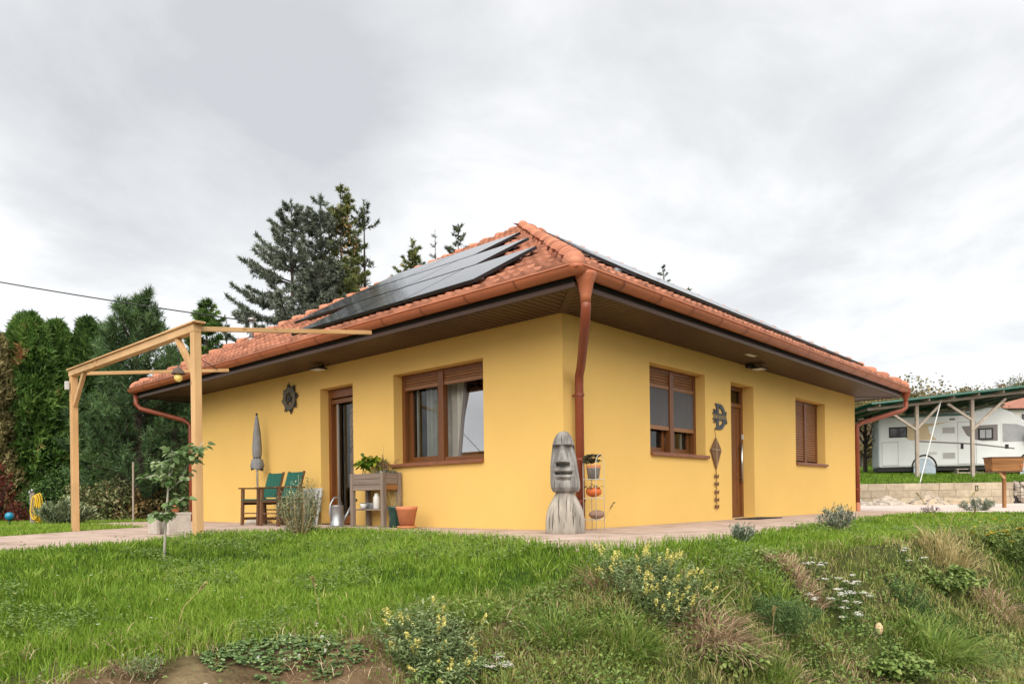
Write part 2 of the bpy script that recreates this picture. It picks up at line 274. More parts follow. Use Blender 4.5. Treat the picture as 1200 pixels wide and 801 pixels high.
def part(name,mb,m,parent=None,smooth=False,bevel=0,org=None,local=False):
    """one mesh object; world coordinates are turned into the parent's"""
    if isinstance(m,str): m=MT[m]
    o0=np.zeros(3) if local else (_par(parent.name) if parent is not None else (np.array(org,float) if org is not None else np.zeros(3)))
    me=bpy.data.meshes.new(name)
    if isinstance(mb,NPM):
        V=np.concatenate(mb.V)-o0; F=np.concatenate(mb.F); T=np.concatenate(mb.T)
        me.vertices.add(len(V)); me.vertices.foreach_set('co',V.astype(np.float32).ravel()); me.loops.add(F.size); me.loops.foreach_set('vertex_index',F.astype(np.int32).ravel())
        me.polygons.add(len(F)); me.polygons.foreach_set('loop_start',np.arange(0,F.size,3,dtype=np.int32)); me.polygons.foreach_set('loop_total',np.full(len(F),3,dtype=np.int32)); me.update(calc_edges=True)
    else:
        V=np.array(mb.v)-o0; me.from_pydata(V.tolist(),[],mb.f); T=np.array(mb.t); me.update()
    at_=me.attributes.new('tint','FLOAT','POINT'); at_.data.foreach_set('value',np.clip(T,0,1).astype(np.float32))
    o=_link(name,me,m,parent,smooth)
    if parent is None and org is not None: o.location=org
    ORG[o.name]=o0
    if bevel:
        b=o.modifiers.new('bevel','BEVEL'); b.width=bevel; b.segments=2; b.limit_method='ANGLE'
    return o
def tag(o,label=None,cat=None,group=None,kind=None):
    if label:o['label']=label
    if cat:o['category']=cat
    if group:o['group']=group
    if kind:o['kind']=kind
    return o
def thing(name,label,cat,loc=(0,0,0),group=None,rz=0):
    o=bpy.data.objects.new(name,None); COL.objects.link(o); o.empty_display_size=.1; o.location=tuple(map(float,loc)); o.rotation_euler=(0,0,rz)
    ORG[o.name]=np.array(loc,float); return tag(o,label,cat,group)
def kids(o): return [c for c in COL.objects if c.parent==o]
def dup(o,loc,label,rz=None):
    r=o.copy(); COL.objects.link(r); r.location=tuple(map(float,loc)); r['label']=label
    if rz is not None: r.rotation_euler=(0,0,rz)
    for c in kids(o):
        d=c.copy(); COL.objects.link(d); d.parent=r
        for g in kids(c):
            e=g.copy(); COL.objects.link(e); e.parent=d
    return r
def unit(v): return v/(np.linalg.norm(v,axis=-1,keepdims=True)+1e-9)
def vnoise(x,y,seed=0):
    """cheap smooth value noise, -1..1"""
    x=np.asarray(x,float);y=np.asarray(y,float); xi=np.floor(x);yi=np.floor(y);fx=x-xi;fy=y-yi;fx=fx*fx*(3-2*fx);fy=fy*fy*(3-2*fy)
    def h(a,b):
        q=np.sin(a*127.1+b*311.7+seed*74.7)*43758.5453; return (q-np.floor(q))*2-1
    return (h(xi,yi)*(1-fx)+h(xi+1,yi)*fx)*(1-fy)+(h(xi,yi+1)*(1-fx)+h(xi+1,yi+1)*fx)*fy
def fbm(x,y,seed=0,o=4): return sum(vnoise(x*2**i,y*2**i,seed+i)*.5**i for i in range(o))/1.6
# ---------------------------------------------------------------- terrain
BU=[-400,0,140,300,450,600,700,800,900,1000,1100,1200,1500]
BT=[3.2,3.45,3.85,4.15,4.3,4.45,4.7,5.2,6.0,6.9,7.6,8.5,9.5]
BZ=[-.45,-.46,-.42,-.39,-.36,-.32,-.25,-.2,-.14,-.09,-.07,-.06,-.05]
TU=[-400,-100,0,100,175,232,300,350,400,500,600,690,760,850,950,1000,1060,1200,1600]
TT=[5.3,5.55,5.85,6.35,6.95,7.95,8.7,9.05,9.15,7.65,6.15,5.27,5.36,6.27,8.6,10.25,13.1,13.25,13.6]
def polar(x,y):
    dx=np.asarray(x)-CAM[0];dy=np.asarray(y)-CAM[1]; t=dx*FW[0]+dy*FW[1]; a=dx*RT[0]+dy*RT[1]
    u=np.clip(600+FPX*a/np.maximum(t,1.2),-400,1600); return t,a,u
def sst(a,b,x): k=np.clip((x-a)/(b-a),0,1); return k*k*(3-2*k)
def gz(x,y):
    t,a,u=polar(x,y); B=np.interp(u,BU,BT)+.12*vnoise(u/60.,t*0+1,5); Z=np.interp(u,BU,BZ); T=np.interp(u,TU,TT)
    s=np.clip((T-t)/np.maximum(T-B,.1),0,1)
    z=.02*(1-s)+Z*s**1.25 + (.025*fbm(np.asarray(x)*1.3,np.asarray(y)*1.3,3)-.01)*np.minimum(1,s*4)
    d=np.clip(B-t,0,None); dd=np.where(d<.35,d*d/.7,d-.175)
    drop=.50*dd; drop=np.where(drop>.85,.85+.1*np.tanh((drop-.85)*2),drop)
    bank=np.minimum(1,d/.3)
    z=z-drop+bank*(.07*fbm(np.asarray(x)*2.1,np.asarray(y)*2.1,8)+.035*fbm(np.asarray(x)*6,np.asarray(y)*6,9))
    z=np.where(t>T+.02,-.05,z)
    far=sst(25.86,25.98,t)*sst(7,10,a)
    zr=np.interp(t,[26,30,45,90,160,400,900],[.72,1.12,2.0,8.5,15,20,22])
    z=z*(1-far)+zr*far
    left=(1-far)*np.interp(t,[32,120,300,900],[0,3,6,9]); z=z+np.where(t>32,left,0)
    return z
def gp(x,y): return np.array([x,y,float(gz(x,y))])
def hit(u,v,t0=2.2,t1=60):
    r=ray(u,v); pt=None
    for t in np.arange(t0,t1,.02):
        P=CAM+t*r
        if P[2]<=float(gz(P[0],P[1])): return P
    return CAM+t1*r
def axis(pts):
    out=[]
    for a,b,st in pts: out+=list(np.arange(a,b-1e-6,st))
    out.append(pts[-1][1]); return np.array(out)
ta=axis([(-600,-60,90),(-60,-8,6),(-8,1,.6),(1,2.4,.2),(2.4,10,.055),(10,14,.12),(14,25.8,.8),(25.8,26.1,.06),(26.1,60,1.7),(60,200,10),(200,900,100)])
aa=axis([(-900,-200,100),(-200,-40,16),(-40,-10,2),(-10,-6,.3),(-6,9,.075),(9,20,.5),(20,60,3),(60,200,14),(200,900,100)])
TTg,AAg=np.meshgrid(ta,aa,indexing='ij'); XX=CAM[0]+TTg*FW[0]+AAg*RT[0]; YY=CAM[1]+TTg*FW[1]+AAg*RT[1]; ZZ=gz(XX,YY)
def turf(x,y):
    """1 where turf covers the soil, 0 where the bank is bare"""
    t,a,u=polar(x,y); B=np.interp(u,BU,BT); n=fbm(np.asarray(x)*1.7,np.asarray(y)*1.7,21); f=sst(-.25,.25,(t-B)+.25*n)
    rough=np.interp(u,[0,250,420,520,700,1300],[0.,.10,.05,.45,.75,.9]); return np.clip(np.maximum(f,rough+.35*n),0,1)
nt,na=TTg.shape; gm=MB(); gm.v=np.stack([XX,YY,ZZ],-1).reshape(-1,3).tolist()
gm.f=[(i*na+j,i*na+j+1,(i+1)*na+j+1,(i+1)*na+j) for i in range(nt-1) for j in range(na-1)]; gm.t=turf(XX,YY).reshape(-1).tolist()
tag(part('ground',gm,'ground',smooth=True),kind='structure')
# paved surfaces
def sheet(name,poly,z,th,m):
    b=MB().prism([(x,y,z-th) for x,y in poly],(0,0,th)); return tag(part(name,b,m),kind='structure')
terr=[(-3.6,2.62),(-2.5,2.9),(-1.7,2.5),(-1.72,.35),(-2.3,-1.3),(-2.64,-2.25),(-2.2,-2.52),(-1,-2.4),(1.9,-2.1),(3.9,-1.93),(7.6,-1.7),(9.0,-1.5),(10.95,-1.2),(10.95,10.6),(-2,10.6),(-2,7.05),(-2.56,6.72),(-3.3,6.32)]
sheet('terrace',terr,0,.12,'terrace')
sheet('garden_path',[(-3.6,2.62),(-3.3,6.32),(-4.4,5.45),(-6.2,4.05),(-9,2.2),(-16,-1.5),(-16,-4),(-9,-.6),(-6.4,.9),(-5.2,1.75),(-4.5,1.95)],-.003,.12,'terrace')
def cw(a,t): p=CAM+t*FW+a*RT; return (p[0],p[1])
sheet('driveway',[(10.95,-1.2),(9.0,-1.5)]+[cw(a,t) for a,t in [(7.3,13.35),(9.5,13.55),(16,13.9),(34,15),(34,25.84),(8,25.84)]]+[(10.95,9)],-.006,.12,'drive')
# ---------------------------------------------------------------- house
LY,LX,H=9.87,10.67,2.6; EZ,SL,OV=2.735,.587,.94
house=thing('bungalow','yellow rendered bungalow with clay tiled hip roof and black solar panels','house',(0,0,0))
def P(mb,side,s0,s1,d0,d1,z0,z1):
    return mb.box(d0,d1,s0,s1,z0,z1) if side=='L' else mb.box(s0,s1,d0,d1,z0,z1)
def W(side,s,d,z): return (d,s,z) if side=='L' else (s,d,z)
def wall(side,s0,s1,th,ops):
    S=sorted({s0,s1}|{o[0] for o in ops}|{o[1] for o in ops}); Z=sorted({0,H}|{o[2] for o in ops}|{o[3] for o in ops})
    S=[s for s in S]; solid=lambda i,j: 0<=i<len(S)-1 and 0<=j<len(Z)-1 and not any(o[0]<(S[i]+S[i+1])/2<o[1] and o[2]<(Z[j]+Z[j+1])/2<o[3] for o in ops)
    mb=MB()
    def q(pts,flip=False):
        pts=[W(side,*p) for p in pts]; mb.add(pts,[(0,1,2,3)])
    for i in range(len(S)-1):
        for j in range(len(Z)-1):
            if not solid(i,j): continue
            a,b,c,d=S[i],S[i+1],Z[j],Z[j+1]
            q([(a,0,c),(b,0,c),(b,0,d),(a,0,d)]); q([(a,th,c),(b,th,c),(b,th,d),(a,th,d)])
            if not solid(i-1,j): q([(a,0,c),(a,th,c),(a,th,d),(a,0,d)])
            if not solid(i+1,j): q([(b,0,c),(b,th,c),(b,th,d),(b,0,d)])
            if not solid(i,j-1): q([(a,0,c),(b,0,c),(b,th,c),(a,th,c)])
            if not solid(i,j+1): q([(a,0,d),(b,0,d),(b,th,d),(a,th,d)])
    return mb
Lw=(1.3206,3.1795,.8798,2.2356); Ld=(4.1921,5.1044,0.015,2.2356)
R1=(1.941,3.5524,.9755,2.2564); Rd=(4.4358,5.31,.015,2.2564); R3=(7.1786,8.7681,.9755,2.2564)
part('wall',wall('L',0,LY,.42,[Lw,Ld]),'wall',house)
part('wall',wall('F',.42,LX,.42,[R1,Rd,R3]),'wall',house)
part('wall',MB().box(.42,LX,LY-.42,LY,0,H),'wall',house)
part('wall',MB().box(LX-.42,LX,.42,LY-.42,0,H),'wall',house)
part('ceiling',MB().box(.1,LX-.1,.1,LY-.1,H+.002,H+.06),'interior',house)
part('interior_floor',MB().box(.42,LX-.42,.42,LY-.42,-.02,.012),'interior',house)
im=MB(); im.box(3.2,3.3,.42,LY-.42,.013,H); im.box(.42,LX-.42,3.72,3.8,.013,H)
part('inner_wall',im,'interior',house)
# windows and doors
def ringf(side,s0,s1,z0,z1,w,d0,d1,wb=None,wt=None):
    wb=w if wb is None else wb; wt=w if wt is None else wt
    o=[(s0,z0),(s1,z0),(s1,z1),(s0,z1)]; i=[(s0+w,z0+wb),(s1-w,z0+wb),(s1-w,z1-wt),(s0+w,z1-wt)]
    vs=[W(side,s,d,z) for d in (d0,d1) for L_ in (o,i) for s,z in L_]; f=[]
    for k in range(4):
        j=(k+1)%4; f+=[(k,j,4+j,4+k),(8+k,12+k,12+j,8+j),(k,8+k,8+j,j),(4+k,4+j,12+j,12+k)]
    return MB().add(vs,f)
def pane4(side,a,b,z0,z1,d):
    p=[W(side,a,d,z0),W(side,b,d,z0),W(side,b,d,z1),W(side,a,d,z1)]; return MB().add(p if side=='F' else p[::-1],[(0,1,2,3)])
def window(name,side,op,mull,kind):
    s0,s1,z0,z1=op; d0,d1=.16,.24; fw=.065
    fr=part(name,ringf(side,s0,s1,z0,z1,fw,d0,d1),'frame',house,bevel=.004)
    f=MB(); P(f,side,mull-.055,mull+.055,d0-.012,d1-.001,z0+.001,z1-.001); part('mullion',f,'frame',fr,bevel=.004)
    sides=[(s0+fw,mull-.055),(mull+.055,s1-fw)]
    si=MB(); 
    if side=='L': si.box(.0,.159,s0+.002,s1-.002,z0+.001,z0+.035); si.box(-.05,-.001,s0-.0,s1+.05,z0-.012,z0+.035)
    else: si.box(s0-.0,s1+.05,-.05,-.001,z0-.012,z0+.035); si.box(s0+.002,s1-.002,0.0,.159,z0+.001,z0+.035)
    part('window_sill',si,'sill',house,bevel=.004)
    return fr,sides
def slats(side,a,b,z0,z1,d,pitch=.042,mb=None):
    mb=mb or MB(); n=int(round((z1-z0)/pitch)); pitch=(z1-z0)/n
    for i in range(n):
        z=z0+i*pitch; V=[]
        for s in (a,b): V+=[W(side,s,d+.004,z),W(side,s,d-.014,z+pitch*.35),W(side,s,d-.012,z+pitch*.7),W(side,s,d+.006,z+pitch*.98)]
        mb.add(V,[(0,4,5,1),(1,5,6,2),(2,6,7,3)])
    return mb
def curtain(side,a,b,z0,z1,d,amp=.035,wl=.11):
    mb=MB(); n=int((b-a)/.012); V=[]
    for i in range(n+1):
        s=a+(b-a)*i/n; dd=d+amp*math.sin(2*PI*s/wl+1.3*math.sin(s*9))
        V+=[W(side,s,dd,z0),W(side,s,dd*1.0,z1)]
    return mb.add(V,[(2*i,2*i+2,2*i+3,2*i+1) for i in range(n)])
def sash(fr,side,a,b,z0,z1,d,m='glass',w=.07,mat_='frame'):
    part('sash',ringf(side,a,b,z0,z1,w,d,d+.05),mat_,fr,bevel=.003)
    part('pane',pane4(side,a+w,b-w,z0+w,z1-w,d+.025),m,fr)
# left wall window
fr,sd=window('window','L',Lw,2.315,'half')
(a0,b0),(a1,b1)=sd          # a0..b0 is the right light (near the corner), a1..b1 the left one
for a,b in sd:
    bx=MB(); slats('L',a,b,2.055,2.225,.19,.042,bx); part('roller_shutter',bx,'shutter',fr,smooth=False)
    rl=MB(); P(rl,'L',a,b,.166,.215,2.005,2.055); part('shutter_end_rail',rl,'shutter',fr,bevel=.004)
sash(fr,'L',a1+.002,b1-.002,.95,2.22,.25)
cu=curtain('L',a1-.45,b1-.16,.93,2.3,.46); part('curtain',cu,'curtain',fr,smooth=True)
cr=MB(); P(cr,'L',b1-.13,b1-.095,.312,.34,.95,2.2); part('white_blind_edge',cr,'white',fr)
rl=MB(); P(rl,'L',a0,b0,.168,.198,.9455,.985); part('screen_rail',rl,'frameh',fr,bevel=.003)
# right light: sash tilted inwards
tl=MB(); zb,zt=.955,2.2; db,dt=.255,.42
def tq(s,f,off=0): return W('L',s,db+(dt-db)*f+off,zb+(zt-zb)*f)
ts=MB()
for (sa,sb,fa,fb) in ((a0+.01,a0+.045,0,1),(b0-.205,b0-.17,0,1),(a0+.045,b0-.205,0,.03),(a0+.045,b0-.205,.97,1)):
    ts.add([tq(sa,fa),tq(sb,fa),tq(sb,fb),tq(sa,fb),tq(sa,fa,.05),tq(sb,fa,.05),tq(sb,fb,.05),tq(sa,fb,.05)],[(0,1,2,3),(7,6,5,4),(0,4,5,1),(1,5,6,2),(2,6,7,3),(3,7,4,0)])
part('tilted_sash',ts,'campgrey',fr)
part('tilted_pane',MB().add([tq(a0+.045,.03,.02),tq(b0-.205,.03,.02),tq(b0-.205,.97,.02),tq(a0+.045,.97,.02)][::-1],[(0,1,2,3)]),'glassdk',fr)
part('curtain',curtain('L',a0-.1,b0+.08,.9,2.3,.62,.03,.16),'curtaingrey',fr,smooth=True)
# near window on the right wall
fr,sd=window('window','F',R1,2.80,'screen')
for k,(a,b) in enumerate(sd):
    part('roller_shutter',slats('F',a,b,2.02,2.245,.19,.045),'shutter',fr)
    rl=MB(); P(rl,'F',a,b,.166,.215,1.965,2.02); part('shutter_end_rail',rl,'shutter',fr,bevel=.004)
    sc_=MB(); P(sc_,'F',a,b,.176,.178,1.42,1.964); part('insect_screen',sc_,'screen',fr)
    rl=MB(); P(rl,'F',a,b,.168,.205,1.36,1.42); part('screen_rail',rl,'shutter',fr,bevel=.004)
    sash(fr,'F',a+.002,b-.002,1.04,2.24,.245)
    tr=MB(); P(tr,'F',a+.072,b-.072,.248,.292,1.40,1.48); part('transom',tr,'frameh',fr,bevel=.003)
    part('curtain',curtain('F',a+.08,a+.38,1.42,2.25,.42,.02,.07),'curtain',fr,smooth=True)
kn=MB(); P(kn,'F',3.30,3.36,.302,.325,1.06,1.36); part('white_blind_edge',kn,'white',fr)
tp=MB(); tp.tube([(2.93,.36,1.05),(2.93,.36,1.26),(2.96,.36,1.31),(3.02,.36,1.31),(3.03,.36,1.25)],.012,8); part('kitchen_tap',tp,'steel',fr,smooth=True)
# far window, both shutters down
fr,sd=window('window','F',R3,8.09,'shut')
for a,b in sd:
    part('roller_shutter',slats('F',a,b,1.06,2.245,.185,.047),'shutter',fr)
    bk=MB(); P(bk,'F',a,b,.205,.215,1.05,2.25); part('shutter_back',bk,'black',fr)
# garden door on the left wall
s0,s1,z0,z1=Ld
df=part('garden_door',ringf('L',s0,s1,.02,z1,.075,.16,.24,.03,.02),'frame',house,bevel=.004)
f=MB(); P(f,'L',s0+.076,s1-.076,.161,.24,z1-.15,z1-.021); P(f,'L',s0+.07,s1-.085,.168,.215,z1-.245,z1-.175); part('head_rail',f,'frameh',df,bevel=.004)
part('door_sash',ringf('L',s0+.04,s1-.05,.03,2.12,.09,.241,.285,.12),'frame',df,bevel=.004)
f=MB(); P(f,'L',s1-.22,s1-.175,.20,.225,.03,1.985); part('white_screen_edge',f,'alu',df)
part('pane',pane4('L',s0+.13,s1-.14,.15,2.03,.262),'glass',df)
part('lace_curtain',curtain('L',s0+.05,s1-.36,.05,2.1,.33,.012,.09),'lace',df,smooth=True)
f=MB(); P(f,'L',s0,s1,-.0,.16,.0,.017); part('threshold',f,'sill',df)
# front door
s0,s1,z0,z1=Rd
df=part('front_door',ringf('F',s0,s1,.02,z1,.072,.20,.28,.006),'frame',house,bevel=.004); f=MB(); P(f,'F',s0+.071,s1-.071,.201,.279,1.90,1.97); part('transom_rail',f,'frameh',df,bevel=.004)
part('transom_pane',MB().add([W('F',s0+.07,.24,1.97),W('F',s1-.075,.24,1.97),W('F',s1-.075,.24,z1-.07),W('F',s0+.07,.24,z1-.07)],[(0,1,2,3)]),'glass',df)
f=MB(); P(f,'F',s0+.072,s1-.077,.225,.275,.03,1.899); dl=part('door_leaf',f,'frame',df,bevel=.004)
f=MB()
for a,b,c,d in ((s0+.16,s1-.19,.16,.175),(s0+.16,s1-.19,1.78,1.795),(s0+.16,s0+.175,.175,1.78),(s1-.205,s1-.19,.175,1.78)): P(f,'F',a,b,.214,.226,c,d)
part('panel_moulding',f,'sill',dl,bevel=.003)
f=MB(); f.tube([W('F',s1-.13,.165,.62),W('F',s1-.13,.165,1.30)],.021,10); f.tube([W('F',s1-.13,.165,.70),W('F',s1-.13,.225,.70)],.009,6); f.tube([W('F',s1-.13,.165,1.22),W('F',s1-.13,.225,1.22)],.009,6); part('handle',f,'steel',dl,smooth=True)
f=MB(); P(f,'F',s1-.07,s1-.02,.178,.2,1.36,1.45); part('doorbell',f,'white',df,bevel=.004)
f=MB(); P(f,'F',s0,s1,.12,.28,.0,.022); part('threshold',f,'alu',df)
# ---- eaves
FO=.735; xe0,xe1,ye0,ye1=-FO,LX+FO,-FO,LY+FO
so=MB(); y=ye0
bw=.105
def boards(lo,hi,fn):
    s=lo
    while s<hi:
        e=min(s+bw-.016,hi); fn(s,e); s+=bw
so=MB()
boards(ye0,ye1,lambda s,e: so.box(xe0+max(0,(max(0,-(s+e)/2-0) if (s+e)/2<0 else 0))*0+(0 if 0<=(s+e)/2<=LY else (FO+((s+e)/2 if (s+e)/2<0 else LY-(s+e)/2))*0), (0.02 if 0<=(s+e)/2<=LY else ((s+e)/2 if (s+e)/2<0 else LY-(s+e)/2)), s,e,2.588,2.6))
boards(xe0,xe1,lambda s,e: so.box(s,e,ye0,(0.02 if 0<=(s+e)/2<=LX else ((s+e)/2 if (s+e)/2<0 else LX-(s+e)/2)),2.5885,2.6) if True else None)
boards(xe0,xe1,lambda s,e: so.box(s,e,(LY-.02 if 0<=(s+e)/2<=LX else (LY-((s+e)/2) if (s+e)/2<0 else LY-(LX-(s+e)/2))),ye1,2.5885,2.6))
boards(ye0,ye1,lambda s,e: so.box((LX-.02 if 0<=(s+e)/2<=LY else (LX-((s+e)/2) if (s+e)/2<0 else LX-(LY-(s+e)/2))),xe1,s,e,2.588,2.6))
part('soffit',so,'soffit',house)
sb=MB()
for b in ((xe0,0,ye0,ye1),(0,LX,ye0,0),(LX,xe1,ye0,ye1),(0,LX,LY,ye1)): sb.box(*b,2.606,2.63)
part('soffit_backing',sb,'black',house)
for cx,cy,dx,dy in ((0,0,-1,-1),(0,LY,-1,1),(LX,0,1,-1)): part('mitre_strip',MB().bar((cx+.01*dx,cy+.01*dy,2.583),(cx+dx*FO*.99,cy+dy*FO*.99,2.583),.085,.012),'soffit',house)
fa=MB(); t=.03
fa.box(xe0-t,xe0,ye0-t,ye1+t,2.575,2.73); fa.box(xe0,xe1,ye0-t,ye0,2.575,2.73); fa.box(xe1,xe1+t,ye0-t,ye1+t,2.575,2.73); fa.box(xe0,xe1,ye1,ye1+t,2.575,2.73)
part('fascia',fa,'black',house)
tr_=MB(); e=.024
for b in ((xe0-t-e,xe0-t-.001,ye0-t-e,ye1+t+e),(xe1+t+.001,xe1+t+e,ye0-t-e,ye1+t+e),(xe0-t,xe1+t,ye0-t-e,ye0-t-.001),(xe0-t,xe1+t,ye1+t+.001,ye1+t+e)): tr_.box(*b,2.572,2.625)
part('eave_trim',tr_,'fascia',house,bevel=.006)
# ---- roof
def roofplane(name,side,lo,hi,other):
    """side L: s runs along y; F: along x. r is the horizontal run from the eave."""
    nC=18; run=5.88; mb=MB(); tw=.15; k=8
    ncol=int((hi-lo)/tw)+1
    fr_=[0,.07,.16,.25,.34,.43,.52,.76]; hp=[.0,.016,.028,.033,.028,.016,.001,-.005]
    S=np.array([lo+(c+q)*tw for c in range(ncol) for q in fr_]); Hh=np.array([hp[i] for c in range(ncol) for i in range(k)])
    for i in range(nC):
        r0=max(.055,run*i/nC-.025); r1=run*(i+1)/nC+.02
        jit=[random.uniform(-.006,.006) for _ in range(ncol)]; tn=[random.random() for _ in range(ncol)]
        rows=[]
        for rr,off in ((r0,.004),(r0,.056),(r1,.010)):
            row=[]
            for j,(s,h) in enumerate(zip(S,Hh)):
                c=j//k
                if side=='L': p=(-OV+rr,s,EZ+SL*rr+(off+h+jit[c] if off>.013 else off))
                else: p=(s,-OV+rr,EZ+SL*rr+(off+h+jit[c] if off>.013 else off))
                row.append((p,tn[c]))
            rows.append(row)
        b=len(mb.v)
        for row in rows:
            for p,t_ in row: mb.v.append(p); mb.t.append(t_)
        n=len(S); rm=(r0+r1)/2
        for g in range(2):
            for j in range(n-1):
                s=(S[j]+S[j+1])/2
                if s>=lo+rm-.12 and s<=hi-rm+.12: mb.f.append((b+g*n+j,b+g*n+j+1,b+(g+1)*n+j+1,b+(g+1)*n+j))
    return part(name,mb,'tile',house)
roofplane('roof_tiles','L',-OV,LY+OV,0); roofplane('roof_tiles','F',-OV,LX+OV,0)
rb=MB(); A1=(4.94,4.935,EZ+SL*5.88-.01); A2=(LX+OV-5.88,4.935,EZ+SL*5.88-.01)
c0,c1,c2,c3=(-OV,-OV,EZ-.012),(-OV,LY+OV,EZ-.012),(LX+OV,LY+OV,EZ-.012),(LX+OV,-OV,EZ-.012)
rb.add([c0,c1,c2,c3,A1,A2],[(0,1,4),(1,2,5,4),(2,3,5),(3,0,4,5),(0,3,2,1)]); part('roof_deck',rb,'tile',house)
def hip(name,p,q,n,endcap=True,k=1.):
    mb=MB(); p=np.array(p);q=np.array(q); d=(q-p);Ln=np.linalg.norm(d);d/=Ln; a=np.cross(d,(0,0,1));a/=np.linalg.norm(a);u=np.cross(a,d); st=Ln/n; m=11
    for i in range(n):
        b=p+d*st*i; tn=random.random()
        rings=[(0,.05,-.03),(.004,.108,-.008),(.015,.124,.0),(.05,.130,.006),(.12,.124,.0),(st+.03,.084,-.03)] if not(i==0 and endcap) else [(.05,.01,-.05),(.065,.05,-.03),(.10,.09,-.015),(.16,.115,-.004),(.24,.124,.0),(st+.05,.10,-.02)]
        vs=[]
        for (l,r,o) in rings:
            r*=k; o-=(1-k)*.06
            for j in range(m):
                an=PI*(-.08+1.16*j/(m-1)); vs.append(b+d*l+a*r*math.cos(an)+u*(r*.95*math.sin(an)+o-.02))
        mb.add(vs,[(g*m+j,g*m+j+1,(g+1)*m+j+1,(g+1)*m+j) for g in range(len(rings)-1) for j in range(m-1)]+[tuple(range(m))],tn)
    return part(name,mb,'cap',house,smooth=False)
up=.015
hip('hip_tiles',(-OV,-OV,EZ+up+.01),(4.94,4.935,EZ+SL*5.88+up),29)
hip('hip_tiles',(-OV,LY+OV,EZ+up+.03),(4.94,4.935,EZ+SL*5.88+up),29,True,.8)
hip('hip_tiles',(LX+OV,-OV,EZ+up+.03),(LX+OV-5.88,4.935,EZ+SL*5.88+up),29)
hip('ridge_tiles',(4.9,4.935,EZ+SL*5.88+up+.02),(LX+OV-5.84,4.935,EZ+SL*5.88+up+.02),3,False)
part('hip_mortar',MB().ball((-.845,-.845,EZ+.055),.095,12,8,(1,1,.75)),'cap',house,smooth=True)
# gutters (half round) with joint collars
def gutter(p,q,inw):
    inw0=inw; mb=MB(); cl=[]; p=np.array(p);q=np.array(q);d=q-p;L=np.linalg.norm(d);d/=L;inw=np.array(inw,float);m=10
    def prof(b,r,zt=.0): return [b+inw*r*math.cos(PI+PI*j/(m-1))*-1+np.array([0,0,-r*math.sin(PI*j/(m-1))+zt]) for j in range(m)]
    for r0 in (.088,.081):
        vs=prof(p,r0)+prof(q,r0); mb.add(vs,[(j,j+1,m+j+1,m+j) for j in range(m-1)])
    mb.tube([p-inw*.088,q-inw*.088],.010,6)
    nj=int(L/.82)
    for i in range(1,nj+1):
        b=p+d*(L*i/(nj+1)); vs=prof(b-d*.014,.096,.004)+prof(b+d*.014,.096,.004); cl.append(MB().add(vs,[(j,j+1,m+j+1,m+j) for j in range(m-1)]))
    return mb,cl
GZ=2.752; GX=-.862
def endcap(mb,c,inw):
    m=10;mb.add([np.array(c)+np.array(inw)*.088*math.cos(PI*j/(m-1))+np.array([0,0,-.088*math.sin(PI*j/(m-1))]) for j in range(m)],[tuple(range(m))])
for p,q,inw in (((GX,GX,GZ),(GX,LY-GX,GZ),(1,0,0)),((GX,GX,GZ),(LX-GX,GX,GZ),(0,1,0)),((LX-GX,GX,GZ),(LX-GX,LY-GX,GZ),(-1,0,0)),((GX,LY-GX,GZ),(LX-GX,LY-GX,GZ),(0,-1,0))):
    mb,cl=gutter(p,q,inw); g=part('gutter',mb,'gutter',house,smooth=True); [part('gutter_collar',c_,'collar',g,smooth=True) for c_ in (cl if inw in ((1,0,0),(0,1,0)) else [])]
gcr=MB(); gcr.lathe([(.001,-.092),(.04,-.085),(.072,-.058),(.090,-.02),(.094,.004)],16,(GX,GX,GZ)); part('gutter_corner',gcr,'gutter',house,smooth=True)
# downpipes
def clampz(mb,x,y,z,nx,ny): mb.tube([(x,y,z-.015),(x,y,z+.015)],.062,12); mb.bar((x,y,z),(x+nx*.1,y+ny*.1,z),.02,.02)
dp=MB(); dp.lathe([(.055,-.30),(.056,-.24),(.085,-.10),(.115,-.02),(.115,.012)],14,(GX+.17,GX+.0,2.71)); hp_=part('downpipe_hopper',dp,'gutter',house,smooth=True)
dp=MB(); ex,ey=.19,-.10
dp.tube([(GX+.17,GX,2.45),(GX+.17,GX,2.36),(GX+.20,GX+.03,2.27),(GX+.27,GX+.09,2.18),(ex-.08,ey-.09,1.93),(ex-.02,ey-.02,1.85),(ex,ey,1.74),(ex,ey,.15)],.053,14); pp=part('downpipe',dp,'pipe',house,smooth=True)
cm=MB(); clampz(cm,ex,ey,1.62,0,1); clampz(cm,ex,ey,.85,0,1); clampz(cm,ex,ey,.35,0,1); part('pipe_clamps',cm,'pipe',pp)
ft=MB(); ft.tube([(ex,ey,0.0),(ex,ey,.16)],.06,14); part('pipe_foot',ft,'pipefoot',pp)
dp=MB(); gx,gy=LX-GX,GX+.02; wx,wy=LX+.08,-.02
dp.lathe([(.05,-.24),(.052,-.18),(.075,-.1),(.105,-.02),(.105,.012)],14,(gx,gy,2.71)); dp.tube([(gx,gy,2.48),(gx,gy,2.34),(gx-.07,gy+.06,2.27),(wx+.12,wy-.1,2.02),(wx,wy,1.94),(wx,wy,1.86),(wx,wy,.2)],.05,12); pp=part('downpipe',dp,'pipe',house,smooth=True)
ft=MB(); ft.tube([(wx,wy,0),(wx,wy,.2)],.056,12); part('pipe_foot',ft,'pipefoot',pp)
cm=MB(); clampz(cm,wx,wy,1.45,-1,0); clampz(cm,wx,wy,.5,-1,0); part('pipe_clamps',cm,'pipe',pp)
dp=MB(); gx,gy=GX+.06,LY-GX-.06; wx,wy=-.08,LY-.12
